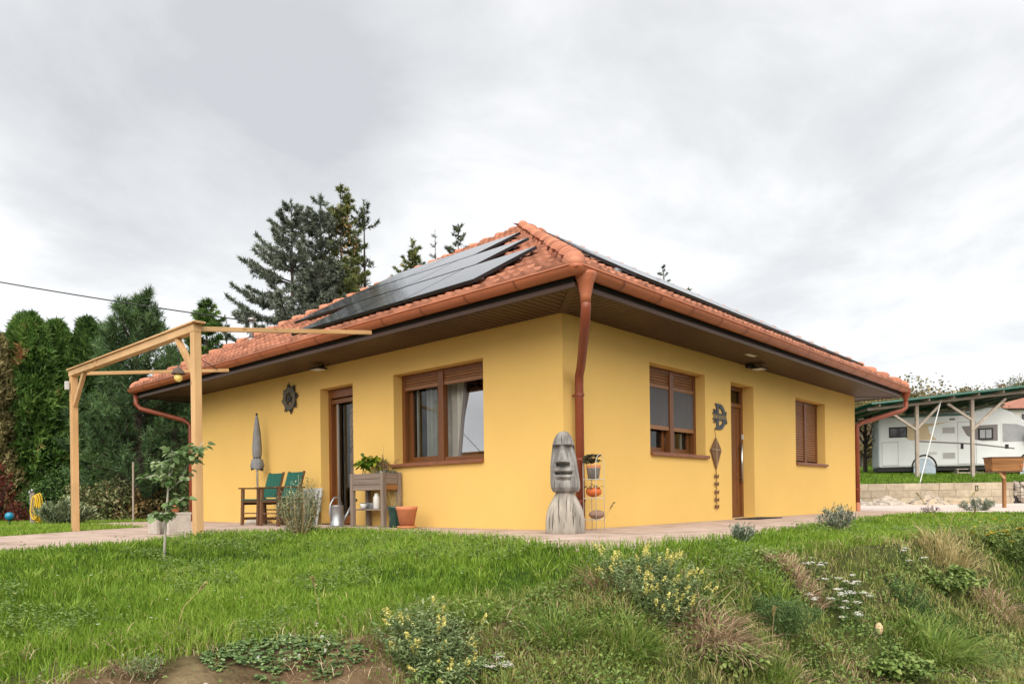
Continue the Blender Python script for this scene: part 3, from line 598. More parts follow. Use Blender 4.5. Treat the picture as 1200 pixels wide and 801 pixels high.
dp.tube([(gx,gy,2.66),(gx,gy,2.46),(gx+.06,gy-.06,2.36),(wx-.1,wy+.1,2.10),(wx,wy,2.0),(wx,wy,0.0)],.05,12); part('downpipe',dp,'pipe',house,smooth=True)
# service mast on the roof
rm_=3.2; mx_,my_=None,None
def onroof(u,v,off=.05):
    d=ray(u,v); t=(EZ+off+SL*(CAM[0]+OV)-CAM[2])/(d[2]-SL*d[0]); return CAM+t*d
mb=MB(); MAST=np.array([.55,8.35,EZ+SL*(.55+OV)]); mb.tube([MAST,MAST+(0,0,.42)],.045,10); mb.tube([MAST+(0,0,.42),MAST+(0,0,.46)],.075,10); mb.tube([MAST+(0,0,-.02),MAST+(0,0,.05)],.085,10); part('roof_vent',mb,'zinc',house,smooth=True)
# solar panels
def panel(side,s0,s1,r0,r1,off=.085):
    n=np.array([-SL,0,1.]) if side=='L' else np.array([0,-SL,1.]); n/=np.linalg.norm(n)
    def q(s,r,h): b=np.array([-OV+r,s,EZ+SL*r] if side=='L' else [s,-OV+r,EZ+SL*r]); return b+n*(off+h)
    fr=MB(); fr.add([q(s,r,h) for h in (0,.038) for s,r in ((s0,r0),(s1,r0),(s1,r1),(s0,r1))],[(0,3,2,1),(4,5,6,7),(0,1,5,4),(1,2,6,5),(2,3,7,6),(3,0,4,7)])
    o=part('solar_panel',fr,'panelframe',house)
    e=.012; part('cell_glass',MB().add([q(s,r,.041) for s,r in ((s0+e,r0+e),(s1-e,r0+e),(s1-e,r1-e),(s0+e,r1-e))],[(0,1,2,3)]),'panel',o)
def rail(side,s0,s1,r,off=.06):
    n=np.array([-SL,0,1.]) if side=='L' else np.array([0,-SL,1.]); n/=np.linalg.norm(n)
    def q(s): b=np.array([-OV+r,s,EZ+SL*r] if side=='L' else [s,-OV+r,EZ+SL*r]); return b+n*off
    mb=MB(); mb.bar(q(s0),q(s1),.045,.045); 
    k=s0+.2
    while k<s1: mb.bar(q(k)-n*.09,q(k),.04,.04,up=(1,0,0)); k+=1.1
    part('mounting_rail',mb,'alu',house)
PL=1.62
for r0,r1,s0,nn,PL in ((.17,1.31,.64,3,1.31),(1.37,2.51,1.80,3,1.55),(2.57,3.71,3.02,2,1.65)):
    for i in range(nn): panel('L',s0+i*(PL+.012),s0+i*(PL+.012)+PL,r0,r1)
    rail('L',s0+.1,s0+nn*PL-.1,r0+.22); rail('L',s0+.1,s0+nn*PL-.1,r1-.22)
PL=1.72
for r0,r1,s0,nn in ((.42,1.53,.75,5),(1.62,2.73,1.85,4),(2.82,3.93,3.1,3)):
    for i in range(nn): panel('F',s0+i*(PL+.012),s0+i*(PL+.012)+PL,r0,r1)
    rail('F',s0-.12,s0+nn*PL+.1,r0+.22)
# soffit lamps
lm=MB(); lm.box(-.30,-.12,4.70,4.95,2.50,2.53); lm.bar((-.1,4.82,2.585),(-.2,4.82,2.53),.03,.03); lp=part('floodlight',lm,'black',house,bevel=.006)
part('lamp_lens',MB().box(-.29,-.13,4.715,4.935,2.496,2.499),'lampwhite',lp)
lm=MB(); lm.box(4.9,5.16,-.32,-.13,2.50,2.53); lm.bar((5.03,-.1,2.585),(5.03,-.2,2.53),.03,.03); lm.box(4.86,4.95,-.16,-.06,2.52,2.588); lp=part('floodlight',lm,'black',house,bevel=.006)
part('lamp_lens',MB().box(4.92,5.14,-.31,-.14,2.496,2.499),'lampwhite',lp)
part('recessed_light',MB().box(4.05,4.33,-.50,-.42,2.582,2.587),'lampwhite',house)
# ---------------------------------------------------------------- terrace things
# pergola
PX=-3.27; yA,yB=2.47,6.39; pz=2.23
pg=thing('pergola','raw pine pergola with two square posts joined to the eave of the yellow house','pergola',(PX,(yA+yB)/2,0))
def post(x,y,z1,w,nm='post',m='pinez'):
    return part(nm,MB().box(x-w/2,x+w/2,y-w/2,y+w/2,-.03,z1),m,pg,bevel=.006)
post(PX,yA,pz,.088); pB=post(PX,yB,pz,.088)
part('beam',MB().box(PX-.045,PX+.045,yA-.044,yB+.08,pz+.001,pz+.085),'piney',pg,bevel=.005)
part('beam_cap',MB().box(PX-.065,PX+.065,yA-.11,yB+.11,pz+.087,pz+.108),'piney',pg,bevel=.004)
for y in (yA,yB):
    part('rafter',MB().bar((PX+.047,y,pz+.045),(-.93,y,2.60),.04,.05),'pinex',pg,bevel=.004)
    sg=1 if y==yA else -1
    part('brace',MB().bar((PX,y+sg*.05,pz-.42),(PX,y+sg*.46,pz+.01),.05,.065),'pinez',pg,bevel=.004)
pt=MB(); pt.box(PX-.11,PX-.065,yB-.03,yB+.03,pz-.2,pz-.08); part('socket_box',pt,'white',pB,bevel=.004)
# pendant lamp under the pergola
lp=at(209,438,10.6)
pl=thing('pendant_lamp','small dark woven pendant lamp with amber bulb hanging beside pergola post','lamp',lp)
top=np.array([lp[0],lp[1],2.35]); cr0=MB(); 
hx=MB(); hx.tube([lp+(0,0,.10),lp+(0,0,.42)],.006,6); part('cord',hx,'cable',pl)
sh=MB(); sh.lathe([(.02,.10),(.04,.085),(.085,.03),(.10,.0),(.092,.0),(.035,.08)],14,lp); part('lamp_shade',sh,'woodshade',pl)
bb=MB(); bb.ball(lp+(0,0,-.05),.06,14,9,(1,1,1.1)); bb.tube([lp+(0,0,.0),lp+(0,0,.06)],.03,10); part('bulb',bb,'bulb',pl,smooth=True)
crs=MB(); crs.tube([lp+(0,0,.41),(PX+.06,lp[1],pz+.07)],.006,6); crs.tube([lp+(0,0,.41),(-1.0,lp[1]+1.2,2.58)],.006,6); tag(part('lamp_cable',crs,'cable'),'thin cable strung from pergola beam to eave above the pendant lamp','cable')
# hollow concrete block with a flower pot on it
q=onx(196,624,-2.95)
bl=MB(); bx,by=-3.0,3.85
c_=thing('concrete_block','hollow concrete formwork block standing on path behind the sapling','block',(bx,by,0))
b=MB(); b.box(bx-.14,bx+.14,by-.30,by-.235,0,.24); b.box(bx-.14,bx+.14,by+.235,by+.30,0,.24); b.box(bx+.09,bx+.139,by-.234,by+.234,0,.239); b.box(bx-.139,bx-.09,by+.05,by+.234,0,.239); part('shell',b,'concrete',c_,bevel=.008)
part('cover_slab',MB().box(bx-.13,bx+.15,by-.30,by-.02,.241,.27),'concrete',c_,bevel=.006)
p_=(bx-.0,by-.18,.271); t_=MB(); t_.lathe([(.035,0),(.05,.07),(.056,.07),(.056,.085),(.048,.085),(.04,.02),(.001,.02)],14,p_); tag(part('flower_pot',t_,'terracotta',org=p_,smooth=True),'tiny terracotta pot on the hollow concrete block','pot')
# director chairs, backs to the wall
def chair(loc,label):
    r=thing('folding_chair',label,'chair',loc,'green canvas chairs against the yellow wall')
    # local frame: faces -x, width along y
    w=.26
    for sy in (-1,1):
        y=sy*w
        part('side_frame',MB().bar((-.26,y,.0),(-.24,y,.60),.055,.042).bar((.16,y,0),(.14,y,.60),.055,.042).bar((-.25,y,.11),(.15,y,.11),.025,.045).bar((-.25,y,.36),(.15,y,.36),.025,.045),'teakz',r,local=True,bevel=.003)
        part('armrest',MB().box(-.31,.21,y-.032,y+.032,.602,.625),'teakx',r,local=True,bevel=.004)
        part('back_post',MB().bar((.10,y*.86,.40),(.24,y*.86,.88),.032,.03),'teakz',r,local=True,bevel=.003)
    part('stretcher',MB().bar((-.25,-w,.20),(-.25,w,.20),.03,.02).bar((-.25,-w,.40),(-.25,w,.40),.02,.045).bar((.15,-w,.25),(.15,w,.25),.03,.02),'teaky',r,local=True,bevel=.003)
    s=MB(); n=6
    vs=[(x,y*w*.97,.435-.025*(1-y*y)) for x in (-.26,.13) for y in [i/n*2-1 for i in range(n+1)]]
    s.add(vs,[(i,i+1,n+2+i,n+1+i) for i in range(n)]); s.add([(x,y,z-.012) for x,y,z in vs],[(n+1+i,n+2+i,i+1,i) for i in range(n)]); s.box(-.275,-.255,-w*.97,w*.97,.415,.43); part('seat',s,'canvas',r,local=True,smooth=False)
    s=MB(); vs=[]
    for k in range(2):
        for i in range(n+1):
            y=i/n*2-1; f=(.12,.97)[k]; vs.append((.10+.14*f+.03*(1-y*y)-.012,y*w*.9,.40+.48*f))
    s.add(vs,[(i,i+1,n+2+i,n+1+i) for i in range(n)]); s.add([(x-.012,y,z) for x,y,z in vs],[(n+1+i,n+2+i,i+1,i) for i in range(n)])
    part('backrest',s,'canvas',r,local=True)
    return r
ch=chair((-.56,5.94,0),'green canvas folding chair, the one nearer the closed parasol')
dup(ch,(-.58,5.28,0),'green canvas folding chair, the one nearer the garden door')
# white folded table leaning behind
ft=thing('folding_table','white folded plastic table leaning on the wall behind the green chairs','table',(-.1,5.4,0))
part('table_top',MB().bar((-.20,5.36,.02),(-.06,5.36,.80),1.15,.03,up=(0,1,0)) if False else MB().add([(-.18,5.0,.0),(-.18,5.85,.0),(-.06,5.85,.60),(-.06,5.0,.60),(-.145,5.0,.0),(-.145,5.85,.0),(-.025,5.85,.60),(-.025,5.0,.60)],[(0,1,2,3),(7,6,5,4),(0,4,5,1),(1,5,6,2),(2,6,7,3),(3,7,4,0)]),'white',ft,bevel=.008)
part('table_leg',MB().bar((-.21,5.05,.02),(-.09,5.05,.58),.035,.02),'white',ft)
# parasol
ux,uy=-.22,6.78
um=thing('parasol','closed grey parasol standing against the wall behind the folding chairs','parasol',(ux,uy,0))
part('pole',MB().tube([(ux,uy,.03),(ux,uy,1.92)],.019,10),'alu',um,smooth=True)
part('base',MB().lathe([(.22,0),(.22,.04),(.17,.07),(.04,.09),(.03,.2),(.024,.2)],20,(ux,uy,0)),'concrete',um,smooth=True)
cn=MB(); n=20
rings=[(1.93,.012,0),(1.88,.03,.2),(1.6,.058,.3),(1.35,.075,.35),(1.2,.07,.4),(1.17,.055,.5),(1.13,.09,.5),(1.03,.115,.6),(.97,.10,.8)]
vs=[]
for z,r,a in rings:
    for j in range(n):
        rr=r*(1+.22*math.cos(j*PI*2/n*8+z*7)*min(1,a+.3)+random.uniform(-.05,.05)); vs.append((ux+rr*math.cos(2*PI*j/n),uy+rr*math.sin(2*PI*j/n),z+(random.uniform(-.04,.02) if z<1 else 0)))
cn.add(vs,[(i*n+j,i*n+(j+1)%n,(i+1)*n+(j+1)%n,(i+1)*n+j) for i in range(len(rings)-1) for j in range(n)]); cp=part('canopy',cn,'grey_cloth',um,smooth=True)
part('strap',MB().lathe([(.066,-.02),(.068,.02)],16,(ux,uy,1.17)),'signgrey',cp,smooth=True); part('finial',MB().ball((ux,uy,1.95),.022,8,6),'black',um,smooth=True)
# planter
px0,px1,py0,py1=-.37,-.03,2.98,3.78; 
pn=thing('raised_planter','weathered grey wooden planter on tall legs beside the garden door','planter',(-.2,3.38,0))
for x in (px0,px1-.06):
    for y in (py0,py1-.065): part('leg',MB().box(x,x+.06,y,y+.065,0,.79),'greyz',pn,bevel=.004)
for i in range(3):
    z0=.535+i*.083
    part('side_board',MB().box(px0+.012,px0+.034,py0+.066,py1-.066,z0,z0+.078),'greyy',pn,bevel=.003)
    part('side_board',MB().box(px1-.034,px1-.012,py0+.066,py1-.066,z0,z0+.078),'greyy',pn,bevel=.003)
    part('end_board',MB().box(px0+.061,px1-.061,py0+.012,py0+.034,z0,z0+.078),'greyx' if i else 'oakx',pn,bevel=.003)
    part('end_board',MB().box(px0+.061,px1-.061,py1-.034,py1-.012,z0,z0+.078),'greyx',pn,bevel=.003)
part('compost',MB().box(px0+.035,px1-.035,py0+.035,py1-.035,.56,.74),'bark',pn)
for k in range(3): part('shelf_board',MB().box(px0+.03+k*.095,px0+.115+k*.095,py0+.01,py1-.01,.24,.262),'greyy',pn,bevel=.003)
# planter plants
def stems(mb,base,n,h,spread,r=.004,lean=.3):
    tips=[]
    for i in range(n):
        a=random.uniform(0,2*PI); l=random.uniform(.0,lean); hh=h*random.uniform(.65,1.05); b=np.array(base)+np.array([random.uniform(-1,1)*spread[0],random.uniform(-1,1)*spread[1],0]); m=b+np.array([math.cos(a)*l*.35,math.sin(a)*l*.35,.55])*hh; t=b+np.array([math.cos(a)*l,math.sin(a)*l,1])*hh
        mb.tube([b,m,t],[r,r*.8,r*.4],5); tips.append((b,m,t))
    return tips
def leaves(npm,pts,dirs,L,Wd,tint,droop=.3,fold=.25):
    """rhombic leaves: pts (n,3), dirs (n,3)"""
    n=len(pts); d=unit(dirs); side=unit(np.cross(d,np.array([0,0,1.])+rng.normal(0,.25,(n,3)))); nr=np.cross(side,d)
    L=np.broadcast_to(L,(n,))[:,None]; Wd=np.broadcast_to(Wd,(n,))[:,None]
    tip=pts+d*L-np.array([0,0,1.])*L*droop; mid=pts+d*L*.45+nr*0; l=mid+side*Wd/2+nr*Wd*fold; r=mid-side*Wd/2+nr*Wd*fold
    l2=pts+d*L*.78-np.array([0,0,1.])*L*droop*.55+side*Wd*.33; r2=pts+d*L*.78-np.array([0,0,1.])*L*droop*.55-side*Wd*.33
    V=np.stack([pts,l,l2,tip,r2,r],1); return npm.add(V,[[0,1,5],[1,2,5],[2,4,5],[2,3,4]],tint)
pp_=thing('pepper_plant','bright green leafy plant growing in the wooden planter','plant',(-.2,3.5,.74))
mb=MB(); tp=stems(mb,(-.2,3.52,.74),9,.30,(.06,.17),.005,.7); part('stem',mb,'stem',pp_)
lv=NPM(); pts=[];ds=[]
for b,m,t in tp:
    for k in range(14):
        f=random.uniform(.35,1); pts.append(m+(t-m)*f); ds.append([random.gauss(0,1),random.gauss(0,1),random.uniform(-.3,.5)])
leaves(lv,np.array(pts),np.array(ds),rng.uniform(.11,.18,len(pts)),rng.uniform(.055,.085,len(pts)),rng.random(len(pts)),.35); part('leaves',lv,'pepper',pp_)
hb=thing('dried_herb','brown dried herb in the near corner of the wooden planter','plant',(-.2,3.12,.74))
mb=MB(); tp=stems(mb,(-.18,3.12,.74),14,.21,(.1,.10),.003,.8); tp+=stems(mb,(-.12,3.28,.74),2,.30,(.01,.02),.004,.06); tp2=stems(mb,(-.1,3.3,.74),1,.50,(.01,.01),.003,.05); part('stem',mb,'drystem',hb)
lv=NPM(); pts=[];ds=[]
for b,m,t in tp:
    for k in range(16): pts.append(m+(t-m)*random.uniform(.2,1.05)+np.random.default_rng(k).normal(0,.012,3)); ds.append([random.gauss(0,1),random.gauss(0,1),random.gauss(.2,.6)])
leaves(lv,np.array(pts),np.array(ds),.028,.018,rng.random(len(pts)),.2); part('leaves',lv,'deadherb',hb)
mossy=NPM(); n=160; pts=np.stack([rng.uniform(px0+.04,px1-.04,n),rng.uniform(py0+.04,py0+.25,n),rng.uniform(.75,.80,n)],1); leaves(mossy,pts,rng.normal(0,1,(n,3)),.06,.03,rng.random(n),.4); part('low_leaves',mossy,'lavender',hb)
# things on the planter shelf
def vessel(name,label,cat,prof,c,m,n=18,sub=()):
    o=part(name,MB().lathe(prof,n,c),m,org=c,smooth=True); o.data.polygons.foreach_set('use_smooth',[True]*len(o.data.polygons)); return tag(o,label,cat)
vessel('cup','small pale cup standing on the planter shelf','cup',[(.03,0),(.045,.03),(.05,.075),(.046,.075),(.04,.03),(.001,.012)],(-.33,3.50,.263),'white')
vessel('metal_bottle','white metal bottle standing at the near end of planter shelf','bottle',[(.045,0),(.05,.01),(.05,.17),(.03,.20),(.03,.225),(.001,.225)],(-.30,3.22,.263),'white')
bx_=part('tray',MB().box(-.26,-.06,3.33,3.66,.263,.271).box(-.26,-.25,3.33,3.66,.272,.35).box(-.07,-.06,3.33,3.66,.272,.35).box(-.249,-.071,3.33,3.34,.272,.35).box(-.249,-.071,3.65,3.66,.272,.35),'zinc',org=(-.2,3.5,.263)); tag(bx_,'open grey metal tray on the planter shelf behind the cup','tray')
# watering can
wx,wy=-.52,3.90
wc=thing('watering_can','galvanised watering can standing left of the wooden planter','watering can',(wx,wy,0))
b=MB(); b.lathe([(.10,0),(.105,.01),(.105,.035),(.10,.04),(.095,.30),(.10,.305),(.10,.32),(.085,.32),(.08,.28),(.001,.27)],22,(wx,wy,0)); part('can_body',b,'zinc',wc,smooth=True)
b=MB(); b.tube([(wx-.095,wy,.10),(wx-.125,wy,.20),(wx-.115,wy,.33),(wx-.05,wy,.43),(wx+.02,wy,.44),(wx+.085,wy,.34)],.013,8); part('handle',b,'zinc',wc,smooth=True)
b=MB(); b.tube([(wx+.09,wy,.06),(wx+.2,wy+.01,.2),(wx+.30,wy+.02,.36)],[.03,.02,.015],10); sp=part('spout',b,'zinc',wc,smooth=True); b=MB(); b.tube([(wx+.29,wy+.02,.35),(wx+.34,wy+.02,.41)],[.02,.05],12); part('rose',b,'zinc',sp,smooth=True)
# pots right of the planter
vessel('glazed_pot','dark green glazed pot tucked under the end of the planter','pot',[(.085,0),(.09,.02),(.08,.13),(.095,.20),(.10,.26),(.112,.27),(.112,.30),(.095,.30),(.085,.24),(.001,.22)],(-.30,2.80,0),'greenpot')
gp_=thing('pot_grass','dry wispy grass growing from the dark green glazed pot','plant',(-.30,2.80,.24)); mb=MB(); stems(mb,(-.30,2.80,.22),26,.30,(.05,.05),.0022,.5); part('blades',mb,'drystem',gp_)
tp_=thing('terracotta_pot','large terracotta pot with its saucer standing right of the planter','pot',(-.42,2.40,0))
c=(-.42,2.40,0); part('pot_body',MB().lathe([(.095,.02),(.14,.25),(.148,.255),(.152,.30),(.138,.30),(.13,.25),(.001,.22)],24,c),'terracotta',tp_,smooth=True); part('saucer',MB().lathe([(.10,0),(.125,.0),(.135,.035),(.125,.035),(.115,.012),(.001,.012)],24,c),'terracotta',tp_,smooth=True)
# sun ornament on the wall
so0=(-.03,6.0,2.17); su=thing('sun_ornament','dark metal sun with curled rays and a star hung on the yellow wall','ornament',so0)
def yz(y,z,x=-.03): return (x,6.0+y,2.17+z)
m_=MB(); n=64
def ring(r0,r1,d,x0=-.03):
    vs=[yz(r*math.cos(2*PI*j/n),r*math.sin(2*PI*j/n),x) for x in (x0,x0+d) for r in (r0,r1) for j in range(n)]
    f=[]
    for j in range(n):
        k=(j+1)%n; f+= [(j,k,n+k,n+j),(2*n+j,3*n+j,3*n+k,2*n+k),(n+j,n+k,3*n+k,3*n+j),(j,2*n+j,2*n+k,k)]
    return vs,f
m_.add(*ring(.105,.20,.018,-.04)); part('disc_ring',m_,'bronze',su,smooth=False)
ry=MB()
for i in range(16):
    a=2*PI*i/16; L_=.10 if i%2==0 else .075; w_=.13; cv=.10*(1 if i%2 else -1)
    poly=[yz(r*math.cos(a+o),r*math.sin(a+o)) for r,o in ((.18,-w_*1.7),(.18+L_*.5,-w_*.5+cv),(.18+L_,cv*1.2),(.18+L_*.5,w_*.6+cv),(.18,w_*1.7))]
    ry.prism(poly,(.012,0,0))
part('rays',ry,'iron',su)
st=MB(); poly=[]
for i in range(10):
    r=.115 if i%2==0 else .045; a=PI/2+PI*i/5; poly.append(yz(r*math.cos(a),r*math.sin(a),-.038))
st.prism(poly,(.014,0,0)); part('star',st,'iron',su)
bd=MB(); 
for i in range(5):
    a=PI/2+2*PI*i/5; bd.bar(yz(.10*math.cos(a),.10*math.sin(a),-.03),yz(.135*math.cos(a),.135*math.sin(a),-.03),.015,.01)
part('star_links',bd,'iron',su)
# monogram sign
mg=thing('monogram_sign','dark grey cut-out letter D sign on the wall between window and front door','sign',(4.0,-.02,1.64))
def xz(x,z,y=-.022): return (4.02+x,y,1.645+z)
D=MB(); T=.02
def bowl(R0,R1,zc,k,a0,a1,n=14,cx=-.02):
    p=[xz(cx+R0*math.cos(a0+(a1-a0)*i/n),zc+R0*k*math.sin(a0+(a1-a0)*i/n)) for i in range(n+1)]; q=[xz(cx+R1*math.cos(a0+(a1-a0)*i/n),zc+R1*k*math.sin(a0+(a1-a0)*i/n)) for i in range(n+1)]
    for i in range(n): D.prism([p[i],p[i+1],q[i+1],q[i]],(0,T,0))
D.prism([xz(-.12,.05),xz(-.05,.05),xz(-.05,.20),xz(-.12,.20)],(0,T,0)); D.prism([xz(-.155,.178),xz(-.1201,.178),xz(-.1201,.205),xz(-.155,.205)],(0,T,0)); D.prism([xz(-.0499,.165),xz(.0,.165),xz(.0,.205),xz(-.0499,.205)],(0,T,0))
bowl(.20,.125,.02,.93,.25,1.45)
D.prism([xz(-.12,-.20),xz(-.05,-.20),xz(-.05,-.05),xz(-.12,-.05)],(0,T,0)); D.prism([xz(-.155,-.205),xz(-.1201,-.205),xz(-.1201,-.178),xz(-.155,-.178)],(0,T,0)); D.prism([xz(-.0499,-.205),xz(.0,-.205),xz(.0,-.165),xz(-.0499,-.165)],(0,T,0))
bowl(.20,.125,-.02,.93,-1.45,-.25)
part('letter',D,'signgrey',mg)
bn=MB(); bn.prism([xz(-.24,.035),xz(.22,.035),xz(.22,.055),xz(-.24,.055)],(0,T-.004,0)); bn.prism([xz(-.24,-.055),xz(.22,-.055),xz(.22,-.035),xz(-.24,-.035)],(0,T-.004,0)); part('name_band',bn,'signgrey',mg)
fl=MB()
for i in range(9):
    x=-.205+i*.05; fl.prism([xz(x,-.032),xz(x+.012,-.032),xz(x+.012,.032),xz(x,.032)],(0,.012,0))
    if i%3!=1: fl.prism([xz(x+.0122,(.01 if i%2 else -.03)),xz(x+.034,(.01 if i%2 else -.03)),xz(x+.034,(.028 if i%2 else -.012)),xz(x+.0122,(.028 if i%2 else -.012))],(0,.012,0))
part('worn_lettering',fl,'signmid',mg)
lf=MB()
for i in range(26):
    sx_=random.choice((-1,1)); x=(-.185 if sx_<0 else .20)+random.uniform(-.03,.03); z=random.uniform(.055,.10)*random.choice((-1,1)); a=random.uniform(0,6.28); r=.017
    lf.prism([xz(x+r*math.cos(a),z+r*math.sin(a)),xz(x+.5*r*math.cos(a+1.5),z+.5*r*math.sin(a+1.5)),xz(x+r*math.cos(a+3.14),z+r*math.sin(a+3.14)),xz(x+.5*r*math.cos(a+4.6),z+.5*r*math.sin(a+4.6))],(0,.01+.0004*i,0))
part('leaf_scrolls',lf,'signgrey',mg)
# kite
kt=thing('wooden_kite','brown wooden kite ornament with a bow tail hanging under the letter sign','ornament',(3.84,-.02,1.1))
K=lambda x,z,y=-.03:(3.85+x,y,z)
part('kite_board',MB().prism([K(0,1.31),K(.18,1.115),K(0,.80),K(-.18,1.115)],(0,.014,0)),'kite',kt,bevel=.002)
cr=MB(); cr.bar(K(0,1.29,-.036),K(0,.83,-.036),.018,.01,up=(0,1,0)); part('kite_spine',cr,'twine',kt); cr=MB(); cr.bar(K(-.15,1.116,-.0375),K(.15,1.116,-.0375),.018,.008,up=(0,1,0)); part('kite_spar',cr,'twine',kt)
tl=MB(); tl.tube([K(0,.80,-.02),K(.02,.6,-.02),K(.0,.4,-.02),K(.02,.17,-.02)],.006,5); tl.tube([K(0,1.31,-.02),K(-.03,1.45,-.018)],.004,5); part('tail',tl,'kite',kt)
for z in (.70,.58,.45,.33,.22):
    bw_=MB(); x=.01
    bw_.prism([K(x,z),K(x-.065,z+.03),K(x-.06,z-.03)],(0,.012,0)); bw_.prism([K(x,z),K(x+.06,z-.03),K(x+.065,z+.03)],(0,.012,0)); part('tail_bow',bw_,'kite',kt)
# door mat
tag(part('door_mat',MB().box(4.48,5.45,-.42,-.02,.001,.016),'mat',org=(4.95,-.2,0),bevel=.004),'black door mat lying before the front door','mat')
# totem
tx,ty=-.53,-.43
tt=thing('totem','silvery carved wooden head statue standing at the corner of the house','statue',(tx,ty,0))
fd=unit(CAM[:2]-np.array([tx,ty])); fd=np.array([fd[0],fd[1]]); ang=math.atan2(fd[1],fd[0])-.10; fx,fy=math.cos(ang),math.sin(ang)
def loc(f,s,z): return (tx+fx*f-fy*s,ty+fy*f+fx*s,z)
m_=MB(); n=48; hs=[0,.01,.06,.14,.22,.28,.33,.38,.42,.45,.47]; rs=[.208,.214,.216,.214,.203,.186,.162,.135,.112,.098,.092]
vs=[loc((1+.05*float(vnoise(np.array(j*.55),np.array(h*3.),15)))*r*.92*math.cos(2*PI*j/n)*(1+.02*math.sin(5*2*PI*j/n)),r*math.sin(2*PI*j/n)*(1+.025*math.sin(3*2*PI*j/n+1)),h) for h,r in zip(hs,rs) for j in range(n)]
m_.add(vs,[(i*n+j,i*n+(j+1)%n,(i+1)*n+(j+1)%n,(i+1)*n+j) for i in range(len(hs)-1) for j in range(n)]+[tuple(range((len(hs)-1)*n,len(hs)*n))]); part('totem_base',m_,'totem_body',tt,smooth=True)
m_=MB(); n=120; mz=110; z0,z1=.44,1.12
def hw(z): # half width of the head
    return np.interp(z,[.44,.46,.50,.56,.64,.76,.86,.96,1.02,1.07,1.10,1.12],[.09,.14,.155,.157,.152,.142,.131,.118,.102,.08,.056,.004])
def dp_(z): return np.interp(z,[.44,.46,.50,.6,.8,.95,1.02,1.07,1.10,1.12],[.08,.13,.15,.15,.145,.135,.115,.09,.06,.004])
def feat(s,z):
    """carved relief of the face; s sideways, z height; metres forward"""
    g=lambda a,b:math.exp(-(a/b)**2); sm=lambda a,b,x: max(0,min(1,(x-a)/(b-a)))
    f=0
    brow=.962-.10*s*s
    eye=sm(brow,brow-.008,z)*sm(.74,.93,z)              # sockets fall back sharply under the brow
    f-=.075*eye*(1-.75*g(s,.034))
    nw=.022+.032*sm(.93,.775,z); nose=sm(.765,.772,z)*sm(.97,.93,z)*(1 if abs(s)<nw else max(0,1-(abs(s)-nw)/.018)); f+=(.015+.075*sm(.93,.78,z))*nose
    if z<.768: f-=.06*g(z-.745,.024)*(1 if abs(s)<.062 else g(abs(s)-.062,.01))
    f+=.022*g(z-.685,.016)*g(s,.10)+.016*g(z-.62,.016)*g(s,.09)                     # lips
    f-=.07*g(z-.652,.014)*(1 if abs(s)<.078 else g(abs(s)-.078,.012))
    f-=.028*g(z-.585,.014)*(1 if abs(s)<.06 else g(abs(s)-.06,.012)); f+=.012*g(z-.52,.05)
    return f
vs=[]
for i in range(mz+1):
    z=z0+(z1-z0)*i/mz; a=hw(z); d=dp_(z)
    for j in range(n):
        th=2*PI*j/n; c,s=math.cos(th),math.sin(th); k=3.0; rr=(abs(c)**k+abs(s)**k)**(-1/k); f_=d*rr*c; s_=a*rr*s
        if c>.15: f_+=feat(s_,z)*min(1,(c-.15)/.25)
        gr_=1+.035*float(vnoise(np.array(j*.42),np.array(z*2.2),12))+.02*float(vnoise(np.array(j*1.1),np.array(z*4.),14))
        vs.append(loc(f_*gr_,s_*gr_+.012*math.sin(z*5),z))
m_.add(vs,[(i*n+j,i*n+(j+1)%n,(i+1)*n+(j+1)%n,(i+1)*n+j) for i in range(mz) for j in range(n)]+[tuple(range(n-1,-1,-1))]); part('totem_head',m_,'totem',tt,smooth=True)
ck=MB()
def crack(s0,zA,zB,surf,amp=.008,wd=.004):
    k=10; pts=[]
    for i in range(k+1):
        z=zA+(zB-zA)*i/k; s=s0+amp*.35*math.sin(i*.9+s0*40); f=surf(s,z); pts.append((s,z,f,wd*math.sin(PI*(i+.3)/(k+.6))))
    vs=[]
    for s,z,f,w_ in pts: vs+=[loc(f+.0015,s-w_,z),loc(f+.0015,s+w_,z)]
    ck.add(vs,[(2*i,2*i+1,2*i+3,2*i+2) for i in range(k)])
bs=lambda s,z:.92*math.sqrt(max(0,np.interp(z,hs,rs)**2-s*s))*1.012+.004
for s0,a,b,w_ in ((-.10,.01,.33,.006),(-.03,.24,.44,.004),(.055,.16,.43,.004),(.12,.02,.24,.004),(.16,.05,.2,.003),(-.17,.04,.22,.003)): crack(-s0,a,b,bs,.006,w_)
hsf=lambda s,z:(max(0,1-abs(s/hw(z))**3))**(1/3)*dp_(z)+feat(s,z)+.001
for s0,a,b,w_ in ((.075,.80,.925,.0035),(.10,.47,.6,.004),(-.12,.46,.62,.003),(.02,.975,1.08,.003),(-.05,.47,.58,.0025)): crack(-s0,a,b,hsf,.004,w_)
for k in range(12): s0=random.uniform(-.16,.16); a=random.uniform(.02,.2); crack(s0,a,a+random.uniform(.08,.2),bs,.006,random.uniform(.0012,.0028))
for k in range(12): s0=random.uniform(-.11,.11); a=random.choice((random.uniform(.47,.56),random.uniform(.98,1.02),random.uniform(.70,.85))); crack(s0,a,a+random.uniform(.04,.1),hsf,.004,random.uniform(.001,.0024))
part('drying_cracks',ck,'crack',tt)
